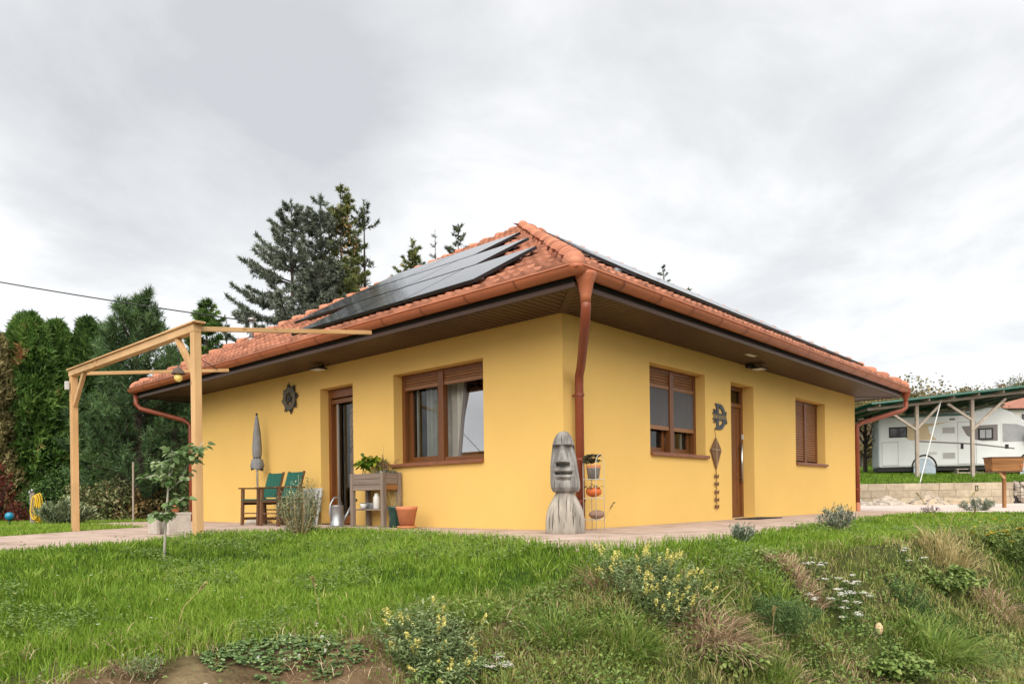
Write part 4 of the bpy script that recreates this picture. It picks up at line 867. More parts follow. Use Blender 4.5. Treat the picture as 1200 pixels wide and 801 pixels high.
# wire rack
rx0,rx1,ry=.06,.225,-.33
rk=thing('wire_rack','white three-tier wire plant stand with arched top beside the corner downpipe','plant stand',((rx0+rx1)/2,ry,0))
w_=MB()
for y in (ry-.09,ry+.09):
    arch=[((rx0+rx1)/2-(rx1-rx0)/2*math.cos(PI*i/8),y,.76+.13*math.sin(PI*i/8)) for i in range(9)]
    w_.tube([(rx0,y,0)]+arch+[(rx1,y,0)],.0042,6)
part('wire_frame',w_,'whitewire',rk,smooth=True)
for z in (.13,.38,.60):
    s_=MB(); s_.tube([(rx0,ry-.09,z),(rx1,ry-.09,z),(rx1,ry+.09,z),(rx0,ry+.09,z),(rx0,ry-.09,z)],.005,5)
    for k in range(1,6): x=rx0+(rx1-rx0)*k/6; s_.tube([(x,ry-.09,z),(x,ry+.09,z)],.0035,4)
    part('wire_shelf',s_,'whitewire',rk)
cx=(rx0+rx1)/2
vessel('zinc_pot','grey zinc pot on the top tier of the wire plant stand','pot',[(.065,0),(.08,.115),(.085,.12),(.085,.13),(.075,.13),(.001,.11)],(cx,ry,.608),'zinc')
su_=thing('succulent','dark purple succulent in the zinc pot on the wire stand','plant',(cx,ry,.73))
part('soil_rim',MB().lathe([(.074,-.01),(.088,.0),(.088,.03),(.001,.028)],16,(cx,ry,.735)),'terracotta',su_)
lv=NPM()
for k in range(16):
    c0=np.array([cx+random.uniform(-.08,.08),ry+random.uniform(-.08,.08),.79+random.uniform(-.02,.07)]); n=14; a=np.linspace(0,2*PI*2,n); ds=np.stack([np.cos(a),np.sin(a),rng.uniform(.1,.9,n)],1); leaves(lv,np.repeat(c0[None],n,0),ds,.05,.045,rng.random(n),-.25,.6)
part('rosettes',lv,'succulent',su_)
pk=MB(); n=28
vs=[]
for i in range(9):
    th=PI*i/8
    for j in range(n):
        r=.085*(1+.09*abs(math.cos(4*2*PI*j/n)))*math.sin(th)+.001; vs.append((cx+r*math.cos(2*PI*j/n),ry+r*math.sin(2*PI*j/n),.455+.062*math.cos(th)*(1-.25*math.exp(-(th/.5)**2))))
pk.add(vs,[(i*n+j,i*n+(j+1)%n,(i+1)*n+(j+1)%n,(i+1)*n+j) for i in range(8) for j in range(n)])
pu=thing('pumpkin','small orange pumpkin on the middle tier of the wire stand','pumpkin',(cx,ry,.387)); part('flesh',pk,'pumpkin',pu,smooth=True)
lv=NPM(); n=26; leaves(lv,np.array([cx,ry,.51])+rng.normal(0,.03,(n,3))*[1.5,1.5,.4],rng.normal(0,1,(n,3))*[1,1,.3],.05,.03,rng.random(n),.1); part('dry_leaves',lv,'deadherb',pu); part('stalk',MB().tube([(cx,ry,.50),(cx+.01,ry,.54)],.009,6),'drystem',pu)
gd=part('gourd',MB().ball((cx+.03,ry-.02,.19),.085,18,12,(1.45,.9,.62)),'gourd',org=(cx+.03,ry-.02,.14),smooth=True); tag(gd,'long brown gourd on the bottom tier of the wire stand','gourd')
vessel('clay_dish','low terracotta dish on the ground behind the wire stand','dish',[(.07,0),(.10,.05),(.105,.07),(.09,.07),(.001,.02)],(cx-.06,-.1,0.001),'terracotta')
# ---------------------------------------------------------------- grass
def blades(npm,Pt,L,Wd,ldir,lean,tint,curl=.6):
    n=len(Pt); a=rng.uniform(0,2*PI,n); sd=np.stack([np.cos(a),np.sin(a),np.zeros(n)],1); L=np.broadcast_to(L,(n,))[:,None]; Wd=np.broadcast_to(Wd,(n,))[:,None]; lean=np.broadcast_to(lean,(n,))[:,None]
    ld=np.stack([np.cos(ldir),np.sin(ldir),np.zeros(n)],1); up=np.array([0,0,1.])
    mid=Pt+up*L*.58+ld*L*lean*.30; tip=Pt+up*L*(1-curl*lean*.55)+ld*L*lean
    V=np.stack([Pt-sd*Wd/2,Pt+sd*Wd/2,mid+sd*Wd*.42,mid-sd*Wd*.42,tip],1); return npm.add(V,[[0,1,2],[0,2,3],[3,2,4]],tint)
def arcs(npm,Pt,L,Wd,ldir,lean,droop,tint):
    n=len(Pt); c=lambda q: np.broadcast_to(q,(n,))[:,None]
    L,Wd,lean,droop=c(L),c(Wd),c(lean),c(droop); ld=np.stack([np.cos(ldir),np.sin(ldir),np.zeros(n)],1); a=ldir+PI/2+rng.normal(0,.7,n); sd=np.stack([np.cos(a),np.sin(a),np.zeros(n)],1); up=np.array([0,0,1.]); pos=lambda q: Pt+ld*L*lean*q**1.4+up*L*(q-droop*q*q)
    rows=[]
    for q,w in ((0,.8),(.35,1.),(.7,.7)): p=pos(q); rows+=[p-sd*Wd*w/2,p+sd*Wd*w/2]
    rows.append(pos(1.)); return npm.add(np.stack(rows,1),[[0,1,3],[0,3,2],[2,3,5],[2,5,4],[4,5,6]],tint)
def inpoly(x,y,poly):
    c=np.zeros(len(x),bool); j=len(poly)-1
    for i in range(len(poly)):
        xi,yi=poly[i];xj,yj=poly[j]
        c^=((yi>y)!=(yj>y))&(x<(xj-xi)*(y-yi)/((yj-yi) or 1e-9)+xi); j=i
    return c
def scatter(n,t0,t1,u0,u1,pw=1.):
    """points on the ground in front of the camera, density falling with distance"""
    k=rng.random(n); t=t0*(t1/t0)**k if pw==1 else (t0**(1-pw)+k*(t1**(1-pw)-t0**(1-pw)))**(1/(1-pw)); u=rng.uniform(u0,u1,n); a=(u-600)/FPX*t
    return CAM[0]+FW[0]*t+RT[0]*a, CAM[1]+FW[1]*t+RT[1]*a, t, u
gr=NPM()
x,y,t,u=scatter(420000,3.1,14.2,-360,1500)
B=np.interp(u,BU,BT); T=np.interp(u,TU,TT); 
edge=.12*fbm(x*3,y*3,40)
ok=(t<T+.04+.05*vnoise(x*9,y*9,4))&(t>B-.10+edge*1.6); thin=sst(-.15,.28,(t-B)+edge*1.5); ok&=rng.random(len(x))<.25+.75*thin
# thin the turf a little so the soil and older growth come through
ok&=(fbm(x*2.3,y*2.3,31)>-.9)
x,y,t,u=x[ok],y[ok],t[ok],u[ok]; n=len(x); B=B[ok]
patch=1.35*fbm(x*.9,y*.9,51); fine=fbm(x*4,y*4,52)
L=(.070+.030*patch+.028*fine)*rng.uniform(.6,1.3,n)*(1+.30*np.exp(-((t-B)/.7)**2)); L=np.clip(L,.03,.19)*np.interp(t,[3,8,13],[1.05,1,.8])
Wd=.0042*(t/3.5)**.75*rng.uniform(.7,1.3,n)
ldir=2*PI*vnoise(x*1.1,y*1.1,60)+rng.normal(0,1.7,n); lean=np.clip(.5+.25*fine+rng.normal(0,.28,n),.05,1.2)
tint=np.clip(.42+.22*patch+.16*fine+rng.normal(0,.15,n)+np.where(rng.random(n)<.035,.45,0),0,1)
Z=gz(x,y)-.006
blades(gr,np.stack([x,y,Z],1),L,Wd,ldir,lean,tint)
# longer tussocks scattered through the turf
x,y,t,u=scatter(900,3.2,12,-100,1300); B=np.interp(u,BU,BT); T=np.interp(u,TU,TT); ok=(t<T-.05)&(t>B+.05); x,y,t=x[ok],y[ok],t[ok]; k=26; tb=np.repeat(rng.normal(.45,.18,len(x)),k); hh=np.repeat(rng.uniform(.07,.15,len(x)),k); n=len(tb); a=rng.uniform(0,6.3,n); q=rng.random(n)*.05; x=np.repeat(x,k)+q*np.cos(a); y=np.repeat(y,k)+q*np.sin(a); t=np.repeat(t,k)
arcs(gr,np.stack([x,y,gz(x,y)-.006],1),hh*rng.uniform(.6,1.2,n),.0048*(t/3.5)**.75,a+rng.normal(0,.5,n),rng.uniform(.2,.9,n),rng.uniform(.1,.55,n),np.clip(tb+rng.normal(0,.1,n),0,1))
tag(part('lawn_grass',gr,'grass'),kind='stuff')
lc=NPM(); x,y,t,u=scatter(36000,3.2,11,-120,1300); B=np.interp(u,BU,BT); T=np.interp(u,TU,TT); ok=(t<T-.1)&(t>B)&(fbm(x*1.6,y*1.6,57)>.22); x,y,t=x[ok],y[ok],t[ok]; n=len(x); a=rng.uniform(0,6.3,n)
for k in range(2): leaves(lc,np.stack([x,y,gz(x,y)+rng.uniform(.03,.085,n)],1),np.stack([np.cos(a+k*2.2),np.sin(a+k*2.2),rng.uniform(0,.6,n)],1),rng.uniform(.014,.03,n)*(t/4)**.4,rng.uniform(.011,.022,n)*(t/4)**.4,np.clip(.4+rng.normal(0,.2,n),0,1),.15)
tag(part('lawn_clover',lc,'weed'),kind='stuff')
# lawn beyond the path, left, and the raised lawn on the right
g2=NPM(); n=90000; t=rng.uniform(8.5,21.5,n); u=rng.uniform(-330,260,n); a=(u-600)/FPX*t; x=CAM[0]+FW[0]*t+RT[0]*a; y=CAM[1]+FW[1]*t+RT[1]*a
path=[(-3.6,2.62),(-3.3,6.32),(-4.4,5.45),(-6.2,4.05),(-9,2.2),(-16,-1.5),(-16,-4),(-9,-.6),(-6.4,.9),(-5.2,1.75),(-4.5,1.95)]
ok=~inpoly(x,y,path)&~inpoly(x,y,terr)&(x<10)&(t>np.interp(u,TU,TT)+.3)&~((x>-.1)&(y<LY+.1)); x,y,t=x[ok],y[ok],t[ok]; n=len(x)
blades(g2,np.stack([x,y,gz(x,y)],1),rng.uniform(.06,.13,n),.012*rng.uniform(.7,1.3,n),rng.uniform(0,6.3,n),rng.uniform(.1,.7,n),np.clip(.5+.25*fbm(x,y,3)+rng.normal(0,.14,n),0,1))
n=60000; t=rng.uniform(26.05,48,n); u=rng.uniform(985,1400,n); a=(u-600)/FPX*t; x=CAM[0]+FW[0]*t+RT[0]*a; y=CAM[1]+FW[1]*t+RT[1]*a
blades(g2,np.stack([x,y,gz(x,y)],1),rng.uniform(.07,.15,n),.02*rng.uniform(.7,1.3,n),rng.uniform(0,6.3,n),rng.uniform(.1,.7,n),np.clip(.3+.2*fbm(x,y,3)+rng.normal(0,.12,n),0,1))
tag(part('far_lawn_grass',g2,'grass'),kind='stuff')
# rough growth on the bank: mixed green and dry blades
bg_=NPM(); x,y,t,u=scatter(200000,2.9,9.6,-250,1500)
B=np.interp(u,BU,BT); f=np.interp(u,[0,180,330,420,520,640,760,1300],[.05,.10,.22,.22,.75,.95,1,1]); nz=fbm(x*1.6,y*1.6,71)
ok=(t<B+.35)&(rng.random(len(x))<np.clip(f+.5*nz,0,1)); x,y,t,u,nz=x[ok],y[ok],t[ok],u[ok],nz[ok]; n=len(x)
fine=fbm(x*3.5,y*3.5,72)
L=np.clip(.085+.06*fine+.03*nz,.03,.2)*rng.uniform(.5,1.4,n)
blades(bg_,np.stack([x,y,gz(x,y)-.005],1),L,.0042*(t/4)**.7*rng.uniform(.7,1.4,n),2*PI*vnoise(x*.8,y*.8,61)+rng.normal(0,1.9,n),np.clip(.6+rng.normal(0,.3,n),.1,1.3),np.clip(.36+.5*fbm(x*2.1,y*2.1,75)+rng.normal(0,.2,n),0,1))
tag(part('bank_grass',bg_,'bankgrass'),kind='stuff')
wd=NPM(); x,y,t,u=scatter(175000,2.9,9.6,-200,1500); B=np.interp(u,BU,BT); nz=fbm(x*1.9,y*1.9,81)
f=np.interp(u,[0,250,440,560,700,1300],[.03,.06,.14,.65,.7,.75]); ok=(t<B+.2)&(rng.random(len(x))<np.clip(f*(.5+1.3*nz),0,1)); x,y,t,u,nz=x[ok],y[ok],t[ok],u[ok],nz[ok]; n=len(x)
hh=rng.uniform(.01,.085,n)*(1+.6*nz); a=rng.uniform(0,6.3,n)
leaves(wd,np.stack([x,y,gz(x,y)+hh],1),np.stack([np.cos(a),np.sin(a),rng.uniform(-.1,.7,n)],1),rng.uniform(.014,.042,n)*(t/4.5)**.5,rng.uniform(.009,.024,n)*(t/4.5)**.5,np.clip(.45+.45*fbm(x*2.6,y*2.6,83)+rng.normal(0,.16,n),0,1),.3)
tag(part('bank_weeds',wd,'weed'),kind='stuff')
th=NPM(); x,y,t,u=scatter(15000,2.9,8.5,-100,1340); B=np.interp(u,BU,BT); ok=(t<B+.25)&(fbm(x*2.3,y*2.3,44)>-.15); x,y,t=x[ok],y[ok],t[ok]; n=len(x)
arcs(th,np.stack([x,y,gz(x,y)+rng.uniform(0,.05,n)],1),rng.uniform(.04,.16,n),.0035*(t/4)**.6,rng.uniform(0,6.3,n),rng.uniform(.7,1.3,n),rng.uniform(.5,1.0,n),np.clip(rng.normal(.5,.3,n),0,1))
tag(part('dry_thatch',th,'drygrass'),kind='stuff')
# crumbs of soil and small stones on the bare bank
cr=MB(); x,y,t,u=scatter(260,3.0,6.5,-60,1260); B=np.interp(u,BU,BT)
for xx,yy,tt_,uu,bb in zip(x,y,t,u,B):
    if tt_<bb+.05:
        r=random.uniform(.006,.022)*(.8 if random.random()<.95 else 1.4); cr.ball((xx,yy,float(gz(xx,yy))+r*.2),r,6,4,(1,random.uniform(.7,1.2),random.uniform(.5,.8)),.18,random.random())
tag(part('soil_crumbs',cr,'gravel',smooth=True),kind='stuff')
# ---- clump plants
def tuft(name,label,cat,u,v,n,h,rad,mt,wd=.006,lean=.8,group=None,up=0,tb=.5):
    P0=hit(u,v); r=thing(name,label,cat,P0,group); m=NPM(); a=rng.uniform(0,6.3,n); q=np.sqrt(rng.random(n))*rad; x=P0[0]+q*np.cos(a); y=P0[1]+q*np.sin(a)
    n1=n; arcs(m,np.stack([x,y,gz(x,y)-.01],1),h*rng.uniform(.35,1.15,n),wd*rng.uniform(.6,1.4,n),a+rng.normal(0,.9,n),np.clip(lean*(.25+.7*q/rad)+rng.normal(0,.25,n),.05,1.3),np.clip(.45*lean+.25*q/rad+rng.normal(0,.16,n),.05,1.0),np.clip(tb+.18*vnoise(a*3,q*30,5)+rng.normal(0,.22,n),0,1)); part('blades',m,mt,r); return r,P0
G1='grass tufts on the bank'
tuft('grass_tuft','large dark green sedge tuft hanging over the right part of the bank','grass tuft',1098,765,1500,.42,.24,'sedge',.006,1.15,G1,tb=.55)
tuft('grass_tuft','green sedge tuft at the lawn rim left of the flowering clump','grass tuft',648,742,700,.24,.17,'sedge',.005,1.0,G1)
tuft('grass_tuft','green sedge tuft on the bank just below the flowering clump by the dry tuft','grass tuft',735,752,700,.26,.17,'sedge',.005,1.0,G1)
tuft('grass_tuft','small green grass tuft left of the clump nearest the camera','grass tuft',560,728,420,.2,.12,'sedge',.005,.9,G1)
tuft('grass_tuft','dark green tuft below the white yarrow','grass tuft',1062,706,520,.2,.14,'feather',.006,.9,G1,tb=.35)
tuft('grass_tuft','bright green tuft at the bottom edge, right of centre','grass tuft',905,790,650,.24,.2,'sedge',.006,.8,G1,tb=.5)
tuft('grass_tuft','fresh green tuft near the brown grass mound at the lawn rim','grass tuft',905,690,420,.17,.16,'grass',.005,.7,G1,tb=.55)
G2='dry grass tufts on the bank'
tuft('dry_grass_tuft','wide shaggy brown dry grass tuft right of the flowering clump','dry grass',838,752,1300,.30,.19,'drygrass',.006,1.2,G2,up=.02)
tuft('dry_grass_tuft','low brown dry grass mound at the lawn rim','dry grass',932,676,800,.16,.2,'drygrass',.007,1.0,G2)
tuft('dry_grass_tuft','brown dry tuft on the left side of the flowering clump','dry grass',708,690,420,.24,.12,'drygrass',.005,1.0,G2)
tuft('dry_grass_tuft','small brown dry tuft at the foot of the frame below the feathery weed','dry grass',925,780,420,.14,.2,'drygrass',.005,1.1,G2)
tuft('dry_grass_tuft','flattened straw coloured tuft in the lower right of the bank','dry grass',1000,795,520,.16,.24,'drygrass',.005,1.2,G2)
tuft('dry_grass_tuft','brown dry tuft near the right frame edge below the yellow flowered bush','dry grass',1168,712,420,.26,.2,'drygrass',.006,1.0,G2)
tuft('dry_grass_tuft','thin dry tuft in bare soil at lower left','dry grass',150,788,160,.14,.08,'drygrass',.004,1.2,G2)
tuft('dry_grass_tuft','golden dry grass tuft with tall seed heads on the right lawn rim','dry grass',1108,655,520,.40,.22,'blond',.006,.9,G2)
# tall seeding stems
def seedstem(u,v,h,label,lean=.3,m='drystem',headm='blond'):
    P0=hit(u,v); r=thing('seeding_grass_stem',label,'grass stem',P0,'dry seeding grass stems'); a=random.uniform(0,6.3); mb=MB(); p1=P0+np.array([math.cos(a)*lean*.35,math.sin(a)*lean*.35,.6])*h; p2=P0+np.array([math.cos(a)*lean,math.sin(a)*lean,1])*h
    mb.tube([P0-(0,0,.02),p1,p2],[.0028,.0022,.0012],4); part('stalk',mb,m,r); k=NPM(); n=60; f=rng.random(n); d=unit(p2-p1); c=p2+np.outer(f-.3,d)*h*.22; leaves(k,c,d+rng.normal(0,.35,(n,3)),.028,.007,rng.random(n),.1); part('seed_head',k,headm,r)
for i,(u,v,h,lb) in enumerate([(1105,640,.52,'upright golden seeding stem above the golden dry tuft'),(1112,650,.55,'golden seeding stem leaning out of the golden dry tuft'),(700,640,.34,'dry seeding stem in front of the wire plant stand'),(1126,640,.34,'drooping seeding stem right of the golden tuft'),(205,740,.24,'pale seeding stem in the lawn below the sapling'),(905,765,.26,'arched seeding stem right of the shaggy brown tuft'),(375,733,.26,'yellowed seeding stem in the lawn above the clover'),(1150,690,.3,'bent seeding stem near right edge of the bank')]):
    seedstem(u,v,h,lb,random.uniform(.1,.7))
# flowering toadflax clumps
def toadflax(label,cs,ns,hgt,spread,nf):
    P0=hit(*cs); r=thing('flowering_clump',label,'flowering plant',P0,'pale yellow flowering clumps on the bank'); st=MB(); lf=NPM(); fl=NPM(); pts=[];ds=[];fp=[];fdn=[]
    for i in range(ns):
        a=random.uniform(0,6.3); q=math.sqrt(random.random()); b=P0+np.array([math.cos(a)*q*spread*.55,math.sin(a)*q*spread*.55,0]); b[2]=float(gz(b[0],b[1])); h=hgt*random.uniform(.5,1.1); l=.75*q*random.uniform(.5,1.2); t_=b+np.array([math.cos(a)*l,math.sin(a)*l,1])*h; m_=b+(t_-b)*.5+np.array([0,0,.06])*h
        st.tube([b,m_,t_],[.003,.0025,.0015],4)
        for k in range(26):
            f=random.random(); p=b+(m_-b)*2*f if f<.5 else m_+(t_-m_)*(2*f-1); pts.append(p); ds.append([random.gauss(0,1),random.gauss(0,1),random.uniform(-.1,.8)])
        if i<nf:
            d=unit(t_-m_)
            for k in range(34): f=random.random(); fp.append(t_+d*(f*.05-.02)+np.random.default_rng(i*50+k).normal(0,.007,3)*(1.25-f)); fdn.append(list(d*.6+np.array([random.gauss(0,.7),random.gauss(0,.7),random.gauss(0,.4)])))
    pts=np.array(pts); leaves(lf,pts,np.array(ds),rng.uniform(.022,.05,len(pts)),rng.uniform(.007,.014,len(pts)),np.clip(.5+rng.normal(0,.25,len(pts)),0,1),.2)
    fp=np.array(fp); leaves(fl,fp,np.array(fdn),.013,.010,rng.random(len(fp)),.1,.5)
    part('stems',st,'stem',r); part('leaves',lf,'toad',r); part('flower_spikes',fl,'yellowfl',r)
toadflax('pale yellow flowering clump nearest the camera, bottom centre',(505,768),120,.21,.34,22)
toadflax('pale yellow flowering clump at the lawn rim right of the dry tuft',(765,705),170,.25,.42,64)
toadflax('small trailing yellow flowered clump at the bottom frame edge',(520,796),70,.14,.3,12)
# yarrow
def yarrow(label,u,v,n,du,dv_,h):
    P0=hit(u,v); r=thing('yarrow',label,'flowering plant',P0,'white yarrow on the bank'); st=MB(); fl=NPM(); lf=NPM()
    for i in range(n):
        a=random.uniform(0,6.3); q=math.sqrt(random.random()); b=hit(u+du*q*math.cos(a),v+dv_*q*math.sin(a)); t_=b+np.array([random.gauss(0,.03),random.gauss(0,.03),h*random.uniform(.6,1.2)]); st.tube([b,t_],.002,4)
        k=34; R_=random.uniform(.018,.036); aa=rng.uniform(0,6.3,k); q2=np.sqrt(rng.random(k))*R_; c=t_+np.stack([q2*np.cos(aa),q2*np.sin(aa),rng.normal(0,.003,k)-q2*q2*6],1); leaves(fl,c,np.stack([np.cos(aa),np.sin(aa),np.full(k,.25)],1),.014,.012,rng.random(k),0)
        k=14; f=rng.random(k)[:,None]; leaves(lf,b+(t_-b)*f*.8,np.stack([rng.normal(0,1,k),rng.normal(0,1,k),rng.uniform(0,1,k)],1),.05,.012,rng.random(k),.2)
    part('stems',st,'stem',r); part('flower_heads',fl,'whitefl',r); part('leaves',lf,'feather',r)
yarrow('dense patch of white yarrow in the middle of the right bank',990,712,24,46,26,.12)
yarrow('a few white yarrow heads at the lawn rim above the dense patch',957,672,5,16,5,.10)
yarrow('sparse white yarrow at the lawn rim below the far grey lavender',1066,660,4,18,8,.09)
yarrow('tiny white flower heads at the foot of the yellow flowering clump',575,790,7,26,10,.06)
# feathery weeds
def bushy(name,label,cat,u,v,R,h,n,lm,L=.05,Wd=.012,grp=None,stem='stem',ns=30,fl=None,P0=None,part_='foliage',up=.4,tmean=.5):
    if P0 is None: P0=hit(u,v)
    P0=np.array(P0,float); r=thing(name,label,cat,P0,grp); st=MB(); lf=NPM(); pts=[];ds=[];tips=[]
    for i in range(ns):
        a=random.uniform(0,6.3); q=math.sqrt(random.random()); b=P0+np.array([math.cos(a)*q*R*.35,math.sin(a)*q*R*.35,0]); hh=h*(1-.45*q*q)*random.uniform(.7,1.1); t_=P0+np.array([math.cos(a)*q*R,math.sin(a)*q*R,hh]); m_=b+(t_-b)*.5+np.array([math.cos(a),math.sin(a),.6])*.08*h
        st.tube([b,m_,t_],[.004*h/.3,.003*h/.3,.0015],4); tips.append((m_,t_))
        for k in range(n//ns):
            f=random.random()**.7; p=b+(m_-b)*2*f if f<.5 else m_+(t_-m_)*(2*f-1); pts.append(p+np.random.default_rng(i*997+k).normal(0,.018*h/.3,3)); ds.append([math.cos(a)*.4+random.gauss(0,.8),math.sin(a)*.4+random.gauss(0,.8),up+random.gauss(0,.5)])
    pts=np.array(pts); zz=(pts[:,2]-P0[2])/h; leaves(lf,pts,np.array(ds),L*rng.uniform(.6,1.2,len(pts)),Wd*rng.uniform(.7,1.2,len(pts)),np.clip(tmean+rng.normal(0,.24,len(pts)),0,1),.15); part('stems',st,stem,r); part(part_,lf,lm,r)
    if fl:
        m,nn,s_=fl; k=NPM(); idx=[random.choice(tips) for _ in range(nn)]; c=np.array([t for _,t in idx])+rng.normal(0,.012,(nn,3)); c[:,2]+=.012
        for q in range(6): leaves(k,c,np.stack([np.cos(np.full(nn,q*1.05)),np.sin(np.full(nn,q*1.05)),np.full(nn,.35)],1)+rng.normal(0,.15,(nn,3)),s_,s_*.7,rng.random(nn),0)
        part('flowers',k,m,r)
    return r
bushy('feathery_weed','dark green feathery weed clump left of the white yarrow','weed',915,742,.26,.28,3200,'feather',.045,.006)
bushy('feathery_weed','pale green feathery weed right of bare soil at lower left','weed',165,795,.14,.12,800,'toad',.03,.005)
bushy('nettle_clump','broad leaved green weed patch below the golden grass tuft','weed',1110,690,.38,.20,1700,'weed',.06,.03,up=.2)
bushy('flowering_bush','low bush with small golden flowers at the right edge of the lawn','bush',1188,652,.5,.30,3600,'weed',.045,.02,fl=('goldfl',46,.03),tmean=.5)
bushy('leafy_weed','light green leafy weed at the foot of the feathery weed','weed',860,785,.2,.16,1100,'weed',.045,.024,tmean=.7)
bushy('leafy_weed','green leafy weed low on the bank under the big sedge tuft','weed',1050,790,.3,.16,1500,'weed',.05,.026,tmean=.55)
# clover
cl=NPM(); P0=hit(335,765); n=1150; a=rng.uniform(0,6.3,n); q=np.sqrt(rng.random(n)); x=P0[0]+RT[0]*q*np.cos(a)*.46+FW[0]*q*np.sin(a)*.32; y=P0[1]+RT[1]*q*np.cos(a)*.46+FW[1]*q*np.sin(a)*.32; h=rng.uniform(.01,.06,n)*(1.2-q); kk_=fbm(x*5,y*5,33)+.55-.9*q*q>0; x,y,h,a=x[kk_],y[kk_],h[kk_],a[kk_]; n=len(x)
co=thing('clover_patch','dense dark clover patch spilling over the bare soil at lower left','clover',P0)
for k in range(3): leaves(cl,np.stack([x,y,gz(x,y)+h],1),np.stack([np.cos(a*3+k*2.1),np.sin(a*3+k*2.1),np.full(n,.25)],1),rng.uniform(.014,.03,n),rng.uniform(.012,.026,n),np.clip(.5+rng.normal(0,.24,n),0,1),.1)
part('leaflets',cl,'clover',co); fl=NPM(); n=9; a=rng.uniform(0,6.3,n); c=np.stack([P0[0]+RT[0]*np.cos(a)*.25+FW[0]*np.sin(a)*.15,P0[1]+RT[1]*np.cos(a)*.25+FW[1]*np.sin(a)*.15,np.zeros(n)],1); c[:,2]=gz(c[:,0],c[:,1])+.055
for k in range(14): leaves(fl,c,rng.normal(0,1,(n,3)),.012,.006,rng.random(n),0)
part('flower_heads',fl,'whitefl',co)
# dandelion dots on the right lawn
dd=NPM(); 
for i in range(26):
    P0=hit(random.uniform(1095,1200),random.uniform(606,632)); k=8; a=np.arange(k)*.785; leaves(dd,np.repeat((P0+(0,0,.085))[None],k,0),np.stack([np.cos(a),np.sin(a),np.full(k,.3)],1),.022,.014,rng.random(k),0)
tag(part('lawn_flowers',dd,'goldfl'),kind='stuff')
dd=NPM()
for i in range(60):
    P0=hit(random.uniform(40,1000),random.uniform(650,760)); k=7; a=np.arange(k)*.9; leaves(dd,np.repeat((P0+(0,0,.075))[None],k,0),np.stack([np.cos(a),np.sin(a),np.full(k,.3)],1),.010,.007,rng.random(k),0)
tag(part('lawn_daisies',dd,'whitefl'),kind='stuff')
# field stone
P0=hit(1030,741); ps=MB(); ps.ball(P0+(0,0,.03),.05,14,9,(.75,.6,1.0),.06); tag(part('field_stone',ps,'pebble',org=P0,smooth=True),'pale ochre stone lying in the bank below the white yarrow','stone')
# rosemary and lavenders
bushy('rosemary_bush','upright grey green rosemary bush in front of the folding chairs','bush',352,626,.23,.66,3300,'rosemary',.042,.012,ns=34,up=.6,stem='drystem')
GL='grey lavender bushes along the lawn'
bushy('lavender_bush','grey lavender bush at the lawn rim right of the front door','bush',868,636,.13,.16,700,'lavender',.05,.009,GL,up=1.3)
bushy('lavender_bush','grey lavender bush with tall stalks near the far house corner','bush',982,623,.22,.30,1500,'lavender',.055,.011,GL,up=1.3,stem='drystem')
bushy('lavender_bush','grey lavender bush by the drive, left of the wooden box on a post','bush',1146,600,.36,.36,1500,'lavender',.07,.016,GL,up=1.3)
bushy('lavender_bush','big grey green lavender bush beside the yellow hose','bush',72,612,.50,.50,3000,'rosemary',.14,.024,GL,up=1.5,P0=gp(*at(74,616,14.2)[:2]))
bushy('purple_weed','small purple flowered weed on the lawn rim below the gravel heap','weed',1092,602,.2,.16,200,'purplefl',.05,.015,up=.5)
# ---------------------------------------------------------------- sapling
P0=hit(192,658); P0=gp(P0[0],P0[1]); sp=thing('sapling','young sapling with pale stem and big heart shaped leaves on the lawn','tree',P0); px=np.linalg.norm(P0[:2]-CAM[:2])/FPX*1.0
tS=(P0[:2]-CAM[:2])@FW[:2]
def S(u,v,d=0): return at(u,v,tS+d)
tr=MB(); tr.tube([P0-(0,0,.03),S(193,635),S(195,600),S(198,560),S(199,548)],[.011,.010,.009,.007,.004],7); tk=part('trunk',tr,'barkpale',sp,smooth=True)
br=MB(); brs=[]
for pts,ds_ in (([(197,598),(206,588),(216,583)],(0,-.05,-.1)),([(198,574),(212,562),(222,540),(228,522)],(0,.03,.08,.1)),([(197,572),(190,560),(182,556),(168,560)],(0,-.04,-.1,-.12)),([(199,558),(206,542),(212,530)],(0,.02,.0)),([(195,606),(190,600),(186,604)],(0,-.05,-.1)),([(198,566),(192,548),(186,540)],(0,.06,.12)),([(199,548),(203,530),(201,528)],(0,-.03,-.08)),([(221,545),(230,530),(238,518)],(.08,.05,.0))):
    q=[S(u,v,d) for (u,v),d in zip(pts,ds_)]; br.tube(q,[.006-.0012*i for i in range(len(q))],5); brs.append(q)
part('branches',br,'barkpale',sp,smooth=True)
lf=NPM(); pts=[];ds=[]
for q in brs:
    for i in range(44):
        f=random.uniform(.12,1)*(len(q)-1.001); k=int(f); pts.append(q[k]+(q[k+1]-q[k])*(f-k)); ds.append([random.gauss(0,1),random.gauss(0,1),random.uniform(-.5,.25)])
pts=np.array(pts)
def hearts(npm,pts,dirs,L,tint,droop=.3):
    n=len(pts); d=unit(dirs); d[:,2]-=droop; d=unit(d); s=unit(np.cross(d,np.array([0,0,1.])+rng.normal(0,.35,(n,3)))); nr=np.cross(s,d); L=L[:,None]
    pe=pts+unit(dirs)*L*.9
    P_=lambda f,w,h: pe+d*L*f+s*L*w+nr*L*h
    V=np.stack([P_(0,0,0),P_(-.10,.22,.06),P_(.12,.45,.12),P_(.45,.40,.10),P_(.75,.20,.03),P_(1,0,-.06),P_(.75,-.20,.03),P_(.45,-.40,.10),P_(.12,-.45,.12),P_(-.10,-.22,.06),P_(.4,0,-.02)],1)
    return npm.add(V,[[10,i,i+1] for i in range(9)]+[[10,9,0]],tint)
